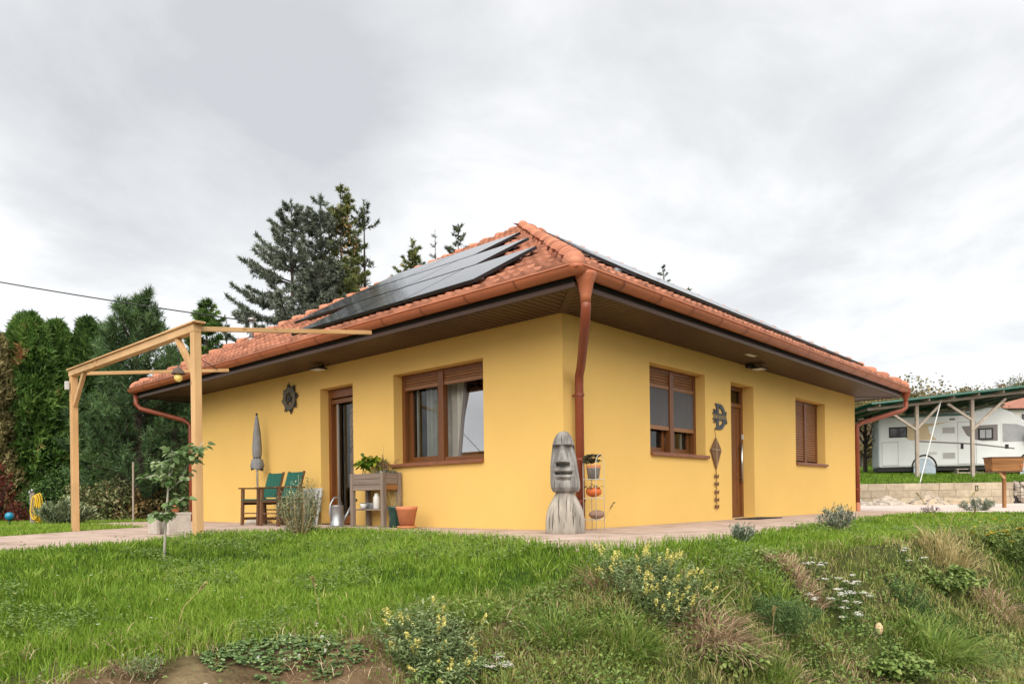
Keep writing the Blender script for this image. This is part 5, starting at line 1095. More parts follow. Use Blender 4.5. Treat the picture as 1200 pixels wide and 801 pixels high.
hearts(lf,pts,np.array(ds),rng.uniform(.038,.068,len(pts)),np.clip(.5+rng.normal(0,.25,len(pts)),0,1)); part('leaves',lf,'sapleaf',sp)
# ---------------------------------------------------------------- trees behind
def tris(npm,p,d,L,Wd,tint):
    n=len(p); d=unit(d); s=unit(np.cross(d,rng.normal(0,1,(n,3)))); L=np.broadcast_to(L,(n,))[:,None]; Wd=np.broadcast_to(Wd,(n,))[:,None]
    return npm.add(np.stack([p-s*Wd/2,p+s*Wd/2,p+d*L],1),[[0,1,2]],tint)
def spruce(name,label,cat,u,t,vtop,R,nm,whorl=.42,per=6,hmin=.25,twL=.45,tuftn=7,nl=.13,nw=.03,droop=-.15,upc=.35,dens=1.,taper=.85,lead=.5,bark='bark',grp=None,rag=.25,z0=None):
    b=at(u,600,t); base=gp(b[0],b[1]); H=float(at(u,vtop,t)[2])-base[2]; r=thing(name,label,cat,base,grp)
    tk=MB(); tk.tube([base-(0,0,.2),base+(0,0,H*.5),base+(0,0,H*.97)],[.011*H+.05,.007*H+.02,.008],7); part('trunk',tk,bark,r)
    br=MB(); nd=NPM(); TP=[];TD=[];TB=[]
    h=H*hmin
    while h<H-.28:
        f=h/H
        for k in range(per if f<.92 else 3):
            az=random.uniform(0,2*PI); Lb=R*(1-f)**taper*random.uniform(1-rag*1.6,1.08)+.10
            if random.random()<rag*.25: Lb*=.55
            if f>.55: pit=.15+.5*(f-.55)
            else: pit=droop*(1-f/.55)+.15*f/.55
            pit+=random.uniform(-.12,.12); hd=np.array([math.cos(az),math.sin(az),0]); s=base+(0,0,h+random.uniform(-.1,.1))
            p1=s+(hd*math.cos(pit)+np.array([0,0,math.sin(pit)]))*Lb*.55; p2=p1+(hd*math.cos(pit+upc)+np.array([0,0,math.sin(pit+upc)]))*Lb*.45
            br.tube([s,p1,p2],[.012+.012*Lb,.008+.006*Lb,.004],4,cap=False)
            side=np.array([-hd[1],hd[0],0]); nt=max(3,int(Lb/.11*dens)); tb=random.gauss(0,.13)
            for q in range(nt):
                g=.18+.82*(q+random.random())/nt; p=s+(p1-s)*g/.55 if g<.55 else p1+(p2-p1)*(g-.55)/.45
                d=(p2-p1) if g>.5 else (p1-s); d=d/np.linalg.norm(d); sg=random.choice((-1,1)); tl=twL*min(1,(1.12-g)*1.5)*min(1,.35+Lb/1.5)*random.uniform(.5,1.1)*min(1,.22+2.6*(1-f))
                td=unit(d*.75+side*sg*random.uniform(.5,1)+np.array([0,0,random.uniform(-.35,.12)])); m=max(2,int(tl/.10))
                for w in range(m): TP.append(p+td*tl*(w+.5)/m); TD.append(td); TB.append(tb)
            for w in range(3): TP.append(p2-(p2-p1)*.08*w); TD.append((p2-p1)/np.linalg.norm(p2-p1)); TB.append(tb)
        h+=whorl*random.uniform(.7,1.2)*(1 if f<.85 else .6)
    for w in range(int(lead/.08)): TP.append(base+(0,0,H-lead+w*.08)); TD.append(np.array([0,0,1.])); TB.append(0)
    TP=np.array(TP);TD=np.array(TD);TB=np.array(TB); n=len(TP)
    P_=np.repeat(TP,tuftn,0)+rng.normal(0,.02,(n*tuftn,3)); D_=unit(np.repeat(TD,tuftn,0)*.8+rng.normal(0,.6,(n*tuftn,3))); TT_=np.clip(.42+np.repeat(TB+rng.normal(0,.10,n),tuftn)+rng.normal(0,.14,n*tuftn),0,.95)
    tris(nd,P_,D_,nl*rng.uniform(.7,1.3,n*tuftn),nw,TT_)
    part('branches',br,bark,r); part('crown',nd,nm,r); return r,base,H
GS='conifers rising behind the house'
spruce('spruce_tree','broad blue grey spruce, leftmost and widest of the spruces behind the roof','tree',346,27.5,232,5.0,'bluespruce',.47,6,.22,.60,8,.16,.042,-.12,.36,1.5,.80,.7,grp=GS)
spruce('spruce_tree','blue grey spruce just right of the broadest one, top lower than the brown coned spruce','tree',380,28.5,226,3.4,'bluespruce',.47,6,.25,.52,8,.16,.042,-.1,.36,1.5,.80,.9,grp=GS)
rT,bT,HT=spruce('spruce_tree','tallest green spruce with brown cones in its top behind the roof','tree',404,29.5,217,3.1,'spruce',.42,6,.25,.5,8,.16,.042,-.12,.35,1.5,.74,.5,grp=GS)
spruce('spruce_tree','open dark spruce with bare twin tip right of the tallest one','tree',431,30.5,233,3.7,'darkspruce',.62,5,.25,.5,6,.15,.038,-.05,.5,1.1,.74,1.3,grp=GS,rag=.45)
spruce('spruce_tree','small green spruce top with rounded tip just above the solar panels','tree',487,32.5,279,3.6,'spruce',.38,6,.3,.42,8,.16,.042,-.1,.25,1.,.82,.4,grp=GS)
spruce('spruce_tree','bare dying spruce top, thin as a pole, above the solar panels','tree',514,34,268,.75,'darkspruce',.75,4,.55,.2,3,.10,.02,.0,.5,.3,.6,1.6,bark='barkgrey',grp=GS)
spruce('spruce_tree','small neat spruce top nearest the roof ridge','tree',541,36,261,3.8,'darkspruce',.46,6,.45,.38,7,.15,.04,-.1,.36,.9,.82,.7,grp=GS)
spruce('spruce_tree','sparse spruce tip above the right roof edge','tree',781,40,309,2.6,'darkspruce',.72,4,.5,.35,5,.13,.03,-.05,.4,.55,.8,.9,grp=GS,rag=.4)
spruce('spruce_tree','tiny bare spruce tip farther right above the right roof edge','tree',810,42,335,1.6,'darkspruce',.8,3,.6,.3,4,.12,.028,0,.4,.4,.8,1.0,grp=GS,rag=.5)
# cones in the tall one
cn=NPM(); n=420; hh=rng.uniform(.55,.93,n)*HT; a=rng.uniform(0,6.3,n); q=2.0*(1-hh/HT)**.62*rng.uniform(.5,.95,n); c=bT+np.stack([q*np.cos(a),q*np.sin(a),hh],1)
for k in range(3): leaves(cn,c,np.stack([rng.normal(0,.2,n),rng.normal(0,.2,n),np.full(n,-1.)],1),.13,.05,rng.random(n),.0)
part('cones',cn,'autumnb',rT)
def thuja(name,label,u,t,vtop,R,m='thuja',n=9000,pw=.5,base_r=.8,grp='clipped hedge conifers at the left',lumps=.20,sz=.165,cat='tree',brown=None):
    b=at(u,600,t); base=gp(b[0],b[1]); H=float(at(u,vtop,t)[2])-base[2]; r=thing(name,label,cat,base,grp)
    tk=MB(); tk.tube([base-(0,0,.2),base+(0,0,H*.9)],[.10,.02],7); part('trunk',tk,'bark',r)
    nd=NPM(); f=rng.random(n)**.85; a=rng.uniform(0,2*PI,n); sd=random.random()*50
    prof=np.clip((1-f**2.3),0,1)**pw*np.interp(f,[0,.12,.35],[base_r,1,1])
    lump=1+lumps*fbm(a*1.6+sd,f*H*1.1,int(sd))+.20*vnoise(a*5+sd,f*H*3.2,3); rad=R*prof*lump*(1-.45*rng.random(n)**2.2)
    p=base+np.stack([rad*np.cos(a),rad*np.sin(a),f*H*(1+.015*np.sin(a*3))],1); out=np.stack([np.cos(a),np.sin(a),np.zeros(n)],1)
    cl=vnoise(a*4+sd,f*H*2.6,9); tint=np.clip(.42+.30*cl+.25*(rad/(R*prof*lump+1e-6)-.85)*2+rng.normal(0,.13,n),0,.9)
    if brown is not None:
        bf,ba,br_=brown; da=np.abs((a-ba+PI)%(2*PI)-PI)*R; tint=np.where((da**2+((f-bf)*H)**2)<br_**2,rng.uniform(.95,1,n),tint)
    for k in range(4):
        d=out*rng.uniform(.1,.9,(n,1))+np.array([0,0,1.])*rng.uniform(.1,1.,(n,1))+rng.normal(0,.35,(n,3)); tris(nd,p+rng.normal(0,.02,(n,3)),d,sz*rng.uniform(.6,1.25,n),sz*.36,np.clip(tint+rng.normal(0,.05,n),0,1))
    part('crown',nd,m,r); return r,base,H
def az_to_cam(u,t):
    b=at(u,600,t); return math.atan2(CAM[1]-b[1],CAM[0]-b[0])
thuja('thuja','tall broad green hedge conifer, highest of the two at far left',38,19.2,372,.80,n=9500,pw=.42,brown=(.80,az_to_cam(38,19.2)-.5,.28))
thuja('thuja','slightly lower green hedge conifer just left of the pergola post',69,19.8,380,.62,n=7500,pw=.42)
thuja('thuja','low green hedge conifer shoulder beside the browning tree',20,19.0,392,.55,n=5500,pw=.45)
thuja('thuja','narrow dark green hedge conifer with rounded top right of the first pair',106,20.2,377,.42,'thujadk',n=6000,pw=.35)
thuja('thuja','short dark green hedge conifer left of the narrow one',93,20.0,396,.45,'thujadk',n=5000,pw=.45)
thuja('browning_tree','browning olive coloured hedge tree at the left frame edge',-4,18.6,392,.75,'olive',n=8000,pw=.5,grp=None,sz=.14,lumps=.25)
thuja('hedge_conifer','dark loose hedge conifer filling the gap left of the pine',124,21.5,402,.9,'thujadk',n=6500,pw=.6,grp=None,lumps=.3)
thuja('hedge_conifer','dark hedge conifer between the pine and the house corner',212,21.5,420,1.2,'thujadk',n=7500,pw=.6,grp=None,lumps=.35)
def pine(label,u,t,vtop,R,hmin=.08,whorl=.34,per=7,nl=.17,name='pine_tree',m='pineneedle',taper=.62,dens=1.):
    b=at(u,600,t); base=gp(b[0],b[1]); H=float(at(u,vtop,t)[2])-base[2]; r=thing(name,label,'tree',base)
    tk=MB(); tk.tube([base-(0,0,.2),base+(0,0,H*.5),base+(0,0,H*.95)],[.14,.09,.012],8); part('trunk',tk,'bark',r); br=MB(); nd=NPM(); TP=[];TD=[];TB=[]
    h=H*hmin
    while h<H-.1:
        f=h/H
        for k in range(per):
            az=random.uniform(0,2*PI); Lb=R*(1-f)**taper*random.uniform(.6,1.1)+.12; pit=.05+.9*f+random.uniform(-.15,.15); hd=np.array([math.cos(az),math.sin(az),0]); s=base+(0,0,h+random.uniform(-.1,.1))
            p1=s+(hd*math.cos(pit)+np.array([0,0,math.sin(pit)]))*Lb*.6; p2=p1+(hd*math.cos(pit+.5)+np.array([0,0,math.sin(pit+.5)]))*Lb*.4; br.tube([s,p1,p2],[.02,.012,.006],4,cap=False); tb=random.gauss(0,.14)
            for q in range(int((3+Lb*8)*dens)):
                g=random.uniform(.25,1); p=s+(p1-s)*g/.6 if g<.6 else p1+(p2-p1)*(g-.6)/.4; d=unit((p2-p1)*.8/np.linalg.norm(p2-p1)+np.array([random.gauss(0,.6),random.gauss(0,.6),random.uniform(.2,1)])); TP.append(p+d*random.uniform(.05,.22)); TD.append(d); TB.append(tb)
            TP.append(p2);TD.append(unit(p2-p1));TB.append(tb+.1)
        h+=whorl*random.uniform(.7,1.2)
    for w in range(6): TP.append(base+(0,0,H-.5+w*.08)); TD.append(np.array([0,0,1.])); TB.append(.1)
    TP=np.array(TP);TD=np.array(TD);TB=np.array(TB);n=len(TP); k=26
    sh=rng.uniform(-.09,.09,(n*k,1)); P_=np.repeat(TP,k,0)+np.repeat(TD,k,0)*sh; D_=unit(np.repeat(TD,k,0)*.75+rng.normal(0,.55,(n*k,3))); tris(nd,P_,D_,nl*rng.uniform(.7,1.2,n*k),.019,np.clip(.42+np.repeat(TB,k)+rng.normal(0,.16,n*k),0,1)); part('branches',br,'bark',r); part('crown',nd,m,r); return r
pine('dense dark pine with bottle brush shoots right of the left pergola post',163,17.6,359,2.05,taper=.55,dens=1.25,whorl=.30,nl=.19)
pine('smaller ragged pine showing between the narrow hedge conifer and the dense pine',123,22.5,381,1.0,hmin=.35,dens=.8)
pine('younger dark pine in front of the house corner downpipe',205,19.5,455,1.6,hmin=.06,dens=1.)
spruce('upright_conifer','feathery pale green conifer above the left roof corner','tree',245,25,352,2.4,'thuja',.30,7,.25,.42,8,.16,.042,.1,.3,1.7,.75,.4,rag=.3)
spruce('spruce_tree','thin dark spruce twigs showing right of the feathery conifer over the roof','tree',268,27,372,1.2,'darkspruce',.6,4,.5,.4,5,.13,.03,0,.4,.6,.8,.7,rag=.4)
def shrub(name,label,u,t,vtop,R,m,n=2600,grp='mixed shrubs under the trees',L=.09,Wd=.05,cat='shrub'):
    b=at(u,600,t); base=gp(b[0],b[1]); h=float(at(u,vtop,t)[2])-base[2]; r=thing(name,label,cat,base,grp); st=MB()
    for i in range(9):
        a=random.uniform(0,6.3); q=random.uniform(.3,.9)*R; st.tube([base-(0,0,.05),base+np.array([math.cos(a)*q*.5,math.sin(a)*q*.5,h*.5]),base+np.array([math.cos(a)*q,math.sin(a)*q,h*random.uniform(.6,.95)])],[.022,.014,.005],5,cap=False)
    part('stems',st,'bark',r); lf=NPM(); v=unit(rng.normal(0,1,(n,3))); v[:,2]=np.abs(v[:,2]); k=1+.35*fbm(v[:,0]*2.2+u,v[:,1]*2.2+v[:,2]*2,5); q=(.45+.55*rng.random(n)**.4)*k; p=base+v*np.array([R,R,h])*q[:,None]; leaves(lf,p,v+rng.normal(0,.7,(n,3)),L*rng.uniform(.6,1.2,n),Wd*rng.uniform(.7,1.2,n),np.clip(.45+.3*vnoise(v[:,0]*4+u,v[:,2]*4+v[:,1]*3,7)+rng.normal(0,.17,n),0,1),.35); part('foliage',lf,m,r); return r
shrub('shrub','pale leaved mixed shrub just right of the left pergola post',104,17.6,566,.75,'hedgemix')
shrub('shrub','brownish mixed shrub between the left post and the garden stake',134,17.2,560,.75,'hedgemix')
shrub('shrub','brown leaved shrub behind the sapling',170,17.4,565,.7,'autumnb',n=1800)
shrub('shrub','mixed leaved shrub at the end of the yellow wall',208,17.8,558,.8,'hedgemix')
shrub('shrub','dark green shrub behind the yellow hose',58,18.0,560,.7,'thujadk')
shrub('shrub','dark red shrub between blue globe and yellow hose',21,16.4,588,.24,'redleaf',n=900,L=.06,Wd=.03)
shrub('shrub','rusty red shrub low at the left frame edge',-2,17.0,552,.36,'redleaf',n=1100)
shrub('shrub','dark ivy mound filling the foot of the far hedge',85,19.0,540,1.1,'thujadk',n=3000)
# garden globe, hose post, stake
b=gp(*at(11,612,13.6)[:2]); gl=thing('garden_globe','blue glass garden globe on a short stick at the left frame edge','globe',b); c_=at(11,604.5,13.6); part('globe',MB().ball(c_,.075,18,12),'globe',gl,smooth=True); part('stick',MB().tube([b-(0,0,.05),c_-(0,0,.06)],.014,7),'greenpot',gl)
b=gp(*at(38,612,14.6)[:2]); hp=thing('hose_post','wooden tap post standing left of the yellow hose','post',b); zt=float(at(38,577,14.6)[2]); part('post',MB().box(b[0]-.035,b[0]+.035,b[1]-.035,b[1]+.035,b[2]-.05,zt),'palez',hp,bevel=.005); tpm=MB(); tpm.tube([(b[0],b[1],zt),(b[0],b[1],zt+.07)],.02,8); tpm.tube([(b[0],b[1],zt+.03),(b[0]-.06,b[1]-.06,zt+.03),(b[0]-.07,b[1]-.07,zt-.03)],.013,7); part('tap',tpm,'zinc',hp,smooth=True)
hm=MB(); c_=at(43.5,593,14.4); hz=float(c_[2])
for i in range(9):
    w_=.10+random.uniform(-.03,.03); o=np.array([RT[0],RT[1],0]); f=np.array([FW[0],FW[1],0])*random.uniform(-.05,.05); hh=.22+random.uniform(-.04,.05); ctr=c_+o*random.uniform(-.03,.03)+f; pts=[]
    for k in range(19):
        a=2*PI*k/18; pts.append(ctr+o*w_*math.sin(a)*(.8 if math.cos(a)<0 else .55)+np.array([0,0,hh*math.cos(a)-(.06 if math.cos(a)<0 else 0)]))
    hm.tube(pts,.013,6,cap=False)
tag(part('garden_hose',hm,'hose',org=c_,smooth=True),'coiled yellow garden hose hung on the wooden tap post','hose')
b=gp(*at(156,606,15.6)[:2]); sk=MB(); sk.tube([b-(0,0,.05),at(156,541,15.6)],.02,7); tag(part('garden_stake',sk,'palez',org=b),'thin wooden stake on the lawn behind the sapling','stake')
# overhead cable to the house
Bm=MAST+(0,0,.40); A_=np.array(Bm)+(at(-60,314,16.)-np.array(Bm))*1.8; pts=[]
for i in range(21):
    k=i/20; p=A_+(np.array(Bm)-A_)*k; p[2]-=.22*4*k*(1-k)*.5; pts.append(p)
ocb=MB(); ocb.tube(pts,.013,5); oc=tag(part('overhead_cable',ocb,'cable'),'black overhead cable sagging from upper left towards the roof','cable')
# ---------------------------------------------------------------- right side: wall, camper, carport
RZ=-YAW
def lthing(name,label,cat,u,v,t,group=None,ground=True):
    p=at(u,v,t)
    if ground: p=gp(p[0],p[1])
    return thing(name,label,cat,p,group,RZ),p
# retaining wall (local: x to the right, y away)
tW=25.62; pw=at(960,590,tW); x0=0
rw=thing('retaining_wall','low retaining wall of sandy concrete blocks behind the drive','wall',(pw[0],pw[1],-.01),None,RZ)
wl=MB(); n_len=(1188-960)/FPX*tW; hC=.25
for r_ in range(3):
    x=-.3*(r_%2)
    while x<n_len-.02:
        L_=random.choice((.62,.62,.5)); a=max(x,0)+.004; b=min(x+L_,n_len)-.004
        if b-a>.05: d=random.uniform(-.008,.008); wl.box(a,b,d,.24,r_*hC+.004,(r_+1)*hC-.004,random.random())
        x+=L_
part('blocks',wl,'block',rw,local=True,bevel=.008); part('mortar_core',MB().box(0,n_len,.02,.235,0,.745),'concrete',rw,local=True)
dr_=MB(); xx=(1144.5-960)/FPX*tW
dr_.box(xx-.05,xx+.05,-.02,-.0095,.47,.49).box(xx-.05,xx+.05,-.02,-.0095,.63,.65).box(xx-.05,xx-.03,-.02,-.0095,.491,.629).box(xx+.03,xx+.05,-.02,-.0095,.491,.629); part('iron_hook',dr_,'black',rw,local=True)
gp0=at(1188,590,tW); gb=thing('gabion','stone filled wire gabion at the end of the block wall','gabion',(gp0[0],gp0[1],-.01),None,RZ); gs=MB()
for k in range(120):
    gs.ball((random.uniform(.10,2.6),random.uniform(.05,.22),random.uniform(.08,.70)),random.uniform(.09,.14),8,6,(1,.8,random.uniform(.7,1)),.16,random.random())
part('stones',gs,'stone',gb,local=True); wi=MB()
for k in range(14): wi.tube([(k*.2,-.06,0),(k*.2,-.06,.78)],.007,4)
for k in range(5): wi.tube([(0,-.06,k*.19),(2.7,-.06,k*.19)],.007,4)
part('wire_mesh',wi,'iron',gb,local=True); part('core',MB().box(.03,2.7,.12,.24,0,.76),'black',gb,local=True)
def heap(name,label,u0,u1,peak,vt,t,m,bits,cat='heap',flat=0.,dp=.55):
    p=at((u0+u1)/2,590,t); hw_=(u1-u0)/2/FPX*t; h=(590-vt)/FPX*t; r=thing(name,label,cat,(p[0],p[1],-.006),None,RZ); mb=MB(); n,m_=22,9; pk=(peak-(u0+u1)/2)/FPX*t; vs=[]
    for i in range(m_+1):
        f=i/m_
        for j in range(n):
            a=2*PI*j/n; q=1-f*(1-flat); z=h*min(1,f*1.05)*(1+.06*vnoise(np.array(a*3),np.array(f*5),3)); wob=1+.13*float(vnoise(np.array(a*1.7+u0),np.array(f*3.),8)); vs.append((hw_*q*math.cos(a)*wob+pk*f,dp*q*math.sin(a)*wob,z-.02))
    mb.add(vs,[(i*n+j,i*n+(j+1)%n,(i+1)*n+(j+1)%n,(i+1)*n+j) for i in range(m_) for j in range(n)]+[tuple(range(m_*n,(m_+1)*n))]); part('mound',mb,m,r,local=True,smooth=True)
    if bits:
        bm=MB()
        for k in range(bits):
            a=random.uniform(0,2*PI); f=random.random()**1.3; q=1-f*(1-flat); s=random.uniform(.025,.065); bm.ball((hw_*q*math.cos(a)+pk*f,dp*q*math.sin(a),h*f+.0),s,6,4,(1,.8,.7),.22,random.random())
        tag(part('stones',bm,'stone' if bits>200 else 'gravel',r,local=True),kind='stuff')
heap('gravel_heap','pale heap of broken gravel against the block wall',1013,1062,1040,580,24.9,'gravel',460)
heap('sand_heap','pointed heap of sandy rubble right of the gravel heap',1062,1114,1087,577,24.9,'sand',120)
heap('sand_heap','flat topped low sand heap right of the pointed heap',1106,1162,1136,582.5,24.9,'sand',0,flat=.72)
heap('rubble_heap','small grey rubble heap by the far house corner',1000,1018,1008,583,24.7,'gravel',40,dp=.4)
# camper: local x to the right from its rear, y away, z up
tC=31.; pc=at(1030,553,tC); zc=float(at(1030,558,tC)[2]); cp=thing('camper_van','white low profile camper van with beige swoosh parked under the carport','camper van',(pc[0],pc[1],zc),None,RZ-.32); cp.scale=(.89,.85,1)
W_=2.2
prof=[(.0,.36),(.0,2.30),(.05,2.44),(.18,2.50),(1.2,2.53),(4.0,2.62),(4.55,2.74),(5.0,2.72),(5.45,2.52),(5.95,2.15),(6.15,1.86),(6.25,1.72),(6.35,1.22),(7.1,1.08),(7.28,.85),(7.3,.42),(7.1,.36)]
bm_=MB(); bm_.prism([(x,0,z) for x,z in prof],(0,W_,0)); body=part('body',bm_,'camper',cp,local=True,bevel=.09)
def cbox(x0,x1,z0,z1,m,nm,y0=-.012,y1=.02,par=body,bev=.004): return part(nm,MB().box(x0,x1,y0,y1,z0,z1),m,par,local=True,bevel=bev)
cbox(.45,1.22,1.62,2.06,'rubber','window_frame',-.02); cbox(.50,1.17,1.67,2.01,'camdark','rear_window',-.026)
sdr=MB(); sdr.box(.15,.82,-.006,.01,.46,1.42); part('service_door',sdr,'camper',body,local=True,bevel=.004)
sdr=MB()
for b in ((.135,.15,.45,1.43),(.82,.835,.45,1.43),(.15,.82,1.42,1.435),(.15,.82,.445,.46)): sdr.box(b[0],b[1],-.004,.01,b[2],b[3])
part('service_door_seam',sdr,'campgrey',body,local=True)
def decal(poly,m,nm,y=-.007): part(nm,MB().prism([(x,y,z) for x,z in poly],(0,.012,0)),m,body,local=True)
decal([(1.2,2.14),(2.45,2.16),(3.05,2.22),(2.1,2.03),(2.15,1.75),(2.45,1.48),(1.35,1.48),(1.15,1.60),(1.24,1.66)],'beige','beige_swoosh')
decal([(1.72,1.46),(3.9,1.29),(5.55,1.05),(5.55,1.00),(3.9,1.23),(1.72,1.40)],'campgrey','grey_stripe')
for z0,z1 in ((1.72,1.98),(.68,.94)):
    v=cbox(2.68,3.20,z0,z1,'white','side_vent',-.016)
    for k in range(6): cbox(2.71,3.17,z0+.03+k*.037,z0+.045+k*.037,'campgrey','vent_slot',-.0195,.0,v,0)
cbox(2.98,3.2,2.26,2.34,'campgrey','awning_light',-.02); aw=cbox(.75,3.9,2.44,2.535,'greensheettop','awning',-.09,.02,body,.02)
dsm=MB()
for b in ((3.30,3.315,.45,2.18),(4.03,4.045,.45,2.18),(3.315,4.03,2.165,2.18),(3.315,4.03,.45,.465)): dsm.box(b[0],b[1],-.005,.01,b[2],b[3])
part('entry_door_seam',dsm,'campgrey',body,local=True); cbox(3.42,3.53,1.07,1.28,'rubber','door_handle',-.025)
decal([(3.46,1.99),(4.9,2.02),(4.9,1.36),(4.3,1.36),(3.95,1.45),(3.66,1.62)],'campgrey','grey_decal')
cbox(4.12,4.72,1.42,1.88,'rubber','side_window_frame',-.026,.01); cbox(4.19,4.65,1.48,1.82,'cabblind','side_window',-.032,.01); cbox(4.40,4.43,1.48,1.82,'rubber','window_bar',-.036,.01)
decal([(5.05,2.05),(5.65,2.00),(6.02,1.86),(6.12,1.30),(5.05,1.30)],'cabblind','cab_window'); cbox(5.02,5.08,1.2,2.12,'camper','cab_pillar',-.014,.01)
cbox(5.18,5.32,1.03,1.20,'rubber','cab_door_handle',-.02); mr_=MB(); mr_.box(5.92,6.12,-.28,-.06,1.28,1.62); mr_.bar((6.0,-.06,1.42),(5.95,.01,1.40),.05,.08); part('wing_mirror',mr_,'rubber',body,local=True,bevel=.03)
for wxx in (1.92,6.2):
    ar=MB(); ar.add([(wxx+r*math.cos(PI*k/16),y,.34+r*math.sin(PI*k/16)) for y in (-.012,.02) for r in (.47,.54) for k in range(17)],[(k,k+1,17+k+1,17+k) for k in range(16)]+[(k,34+k,34+k+1,k+1) for k in range(16)]+[(17+k,17+k+1,51+k+1,51+k) for k in range(16)]); part('wheel_arch',ar,'rubber',body,local=True)
    wh=MB(); n=24; wh.add([(wxx+r*math.cos(2*PI*k/n),y,.34+r*math.sin(2*PI*k/n)) for y,r in ((.25,.36),(-.02,.36),(-.03,.34),(-.03,.05)) for k in range(n)],[(i*n+k,i*n+(k+1)%n,(i+1)*n+(k+1)%n,(i+1)*n+k) for i in range(3) for k in range(n)]+[tuple(range(3*n,4*n))]); wl_=part('wheel',wh,'rubber',cp,local=True)
    cv=MB(); n=20; cv.add([(wxx+r*math.cos(PI*k/n)*(1+.10*(k==0 or k==n)),y,.30+r*math.sin(PI*k/n)) for y,r in ((-.05,.43),(-.06,.41)) for k in range(n+1)]+[(wxx-.47,-.08,-.05),(wxx+.47,-.08,-.05)],[tuple(range(n+1,2*n+2))+(2*n+2,2*n+3),]+[(k,k+1,n+2+k,n+1+k) for k in range(n)]); part('wheel_cover',cv,'wheelcover',wl_,local=True)
cbox(2.25,2.33,.44,.50,'goldfl' if False else 'hose','side_marker',-.018); cbox(.02,7.0,.20,.37,'rubber','underbody',.12,2.05,cp,0); cbox(2.05,2.45,.86,.98,'white','fuel_flap',-.012)
# pallet wood steps
def step(u,label):
    p=at(u,553,30.3); p=gp(p[0],p[1]); r=thing('wooden_step',label,'step',p,'rough wooden steps beside the camper',RZ); z=.0
    part('tread',MB().box(-.34,.34,-.02,.20,.36,.40),'palex',r,local=True); part('tread',MB().box(-.36,.36,-.25,-.03,.20,.24),'palex',r,local=True)
    for x in (-.33,.28): part('side_frame',MB().box(x,x+.05,-.24,.2,0,.199),'palez',r,local=True)
    part('riser',MB().box(-.279,.279,-.235,-.20,.03,.10),'palex',r,local=True); return r
step(1127,'rough wooden step in front of the camper entry door'); step(1149,'rough wooden step right of the second carport post'); step(1168,'rough wooden step behind the wooden box on a post')
# carport
tP=28.8; pp0=at(1075,556,tP); pp0=gp(pp0[0],pp0[1]); cpt=thing('carport','open timber carport with green sheet roof sheltering the camper','carport',pp0,None,RZ); base_z=pp0[2]
X=lambda u: (u-1075)/FPX*tP
Zv=lambda u,v: float(at(u,v,tP)[2])-base_z
RSL=-.045
roofz=lambda x: Zv(1075,475)+ (Zv(1200,462)-Zv(1040,480))/((1200-1040)/FPX*tP)*x
for u in (1075,1140,1215):
    for y in (0,4.2): part('post',MB().box(X(u)-.06,X(u)+.06,y-.06,y+.06,-.1,roofz(X(u))-.001+RSL*y),'palez',cpt,local=True,bevel=.006)
xa,xb=X(1018),X(1262)
for y in (0,4.2): part('beam',MB().bar((xa,y,roofz(xa)+.06+RSL*y),(xb,y,roofz(xb)+.06+RSL*y),.09,.10),'palex',cpt,local=True)
for u0,v0,u1,v1 in ((1075,504,1044,483),(1075,502,1102,474),(1140,492,1111,473),(1140,503,1179,467)): part('brace',MB().bar((X(u0),-.02,Zv(u0,v0)),(X(u1),-.02,Zv(u1,v1)),.07,.09),'palex',cpt,local=True)
for k in range(9):
    x=xa+.25+k*(xb-xa-.5)/8; part('rafter',MB().bar((x,-.45,roofz(x)+.17-RSL*.45*-1),(x,4.8,roofz(x)+.17+RSL*4.8),.07,.09),'palex',cpt,local=True)
rs=MB(); n=70
vs=[]
for y in (-.6,5.0):
    for i in range(n+1): x=xa-.15+(xb-xa+.3)*i/n; vs.append((x,y,roofz(x)+.235+RSL*y+.018*math.sin(i*PI/1.5)))
rs.add(vs,[(i,i+1,n+2+i,n+1+i) for i in range(n)]); rs.add([(x,y,z+.012) for x,y,z in vs],[(i,n+1+i,n+2+i,i+1) for i in range(n)]); part('roof_sheet',rs,'greensheet',cpt,local=True)
fs=MB(); fs.bar((xa-.15,-.61,roofz(xa-.15)+.235),(xb,-.61,roofz(xb)+.235),.02,.07); part('roof_edge',fs,'greensheettop',cpt,local=True)
st=MB(); st.bar(at(1103,468,tP-.25),at(1078,566,26.1),.035,.01); tag(part('strap',st,'white',org=at(1078,566,26.1)),'white tie down strap slanting from the carport roof to the block wall','strap')
# wooden box on a post
pb=hit(1177,596.5,8,20); tb_=float((pb[:2]-CAM[:2])@FW[:2]); k_=tb_/FPX; bxr=thing('box_on_post','varnished wooden box with tapered base on a thin post at the lawn edge','post box',pb,None,RZ)
zt=float(at(1177,535,tb_)[2])-pb[2]; hB=16.5*k_; w0=19*k_
part('post',MB().box(-.035,.035,-.035,.035,-.1,zt-hB),'oakz',bxr,local=True,bevel=.004)
bt=MB(); d=.17
bt.add([(-w0+.035,-d+.03,zt-hB),(w0-.035,-d+.03,zt-hB),(w0-.035,d-.03,zt-hB),(-w0+.035,d-.03,zt-hB),(-w0,-d,zt-.03),(w0,-d,zt-.03),(w0,d,zt-.03),(-w0,d,zt-.03)],[(0,3,2,1),(4,5,6,7),(0,1,5,4),(1,2,6,5),(2,3,7,6),(3,0,4,7)]); part('box_body',bt,'oakx',bxr,local=True,bevel=.006)
part('box_rim',MB().box(-w0-.02,w0+.02,-d-.02,d+.02,zt-.03,zt-.005),'teakx',bxr,local=True,bevel=.004)
part('base_board',MB().box(-w0+.02,w0-.02,-d+.015,d-.015,zt-hB-.03,zt-hB-.001),'teakx',bxr,local=True,bevel=.004)
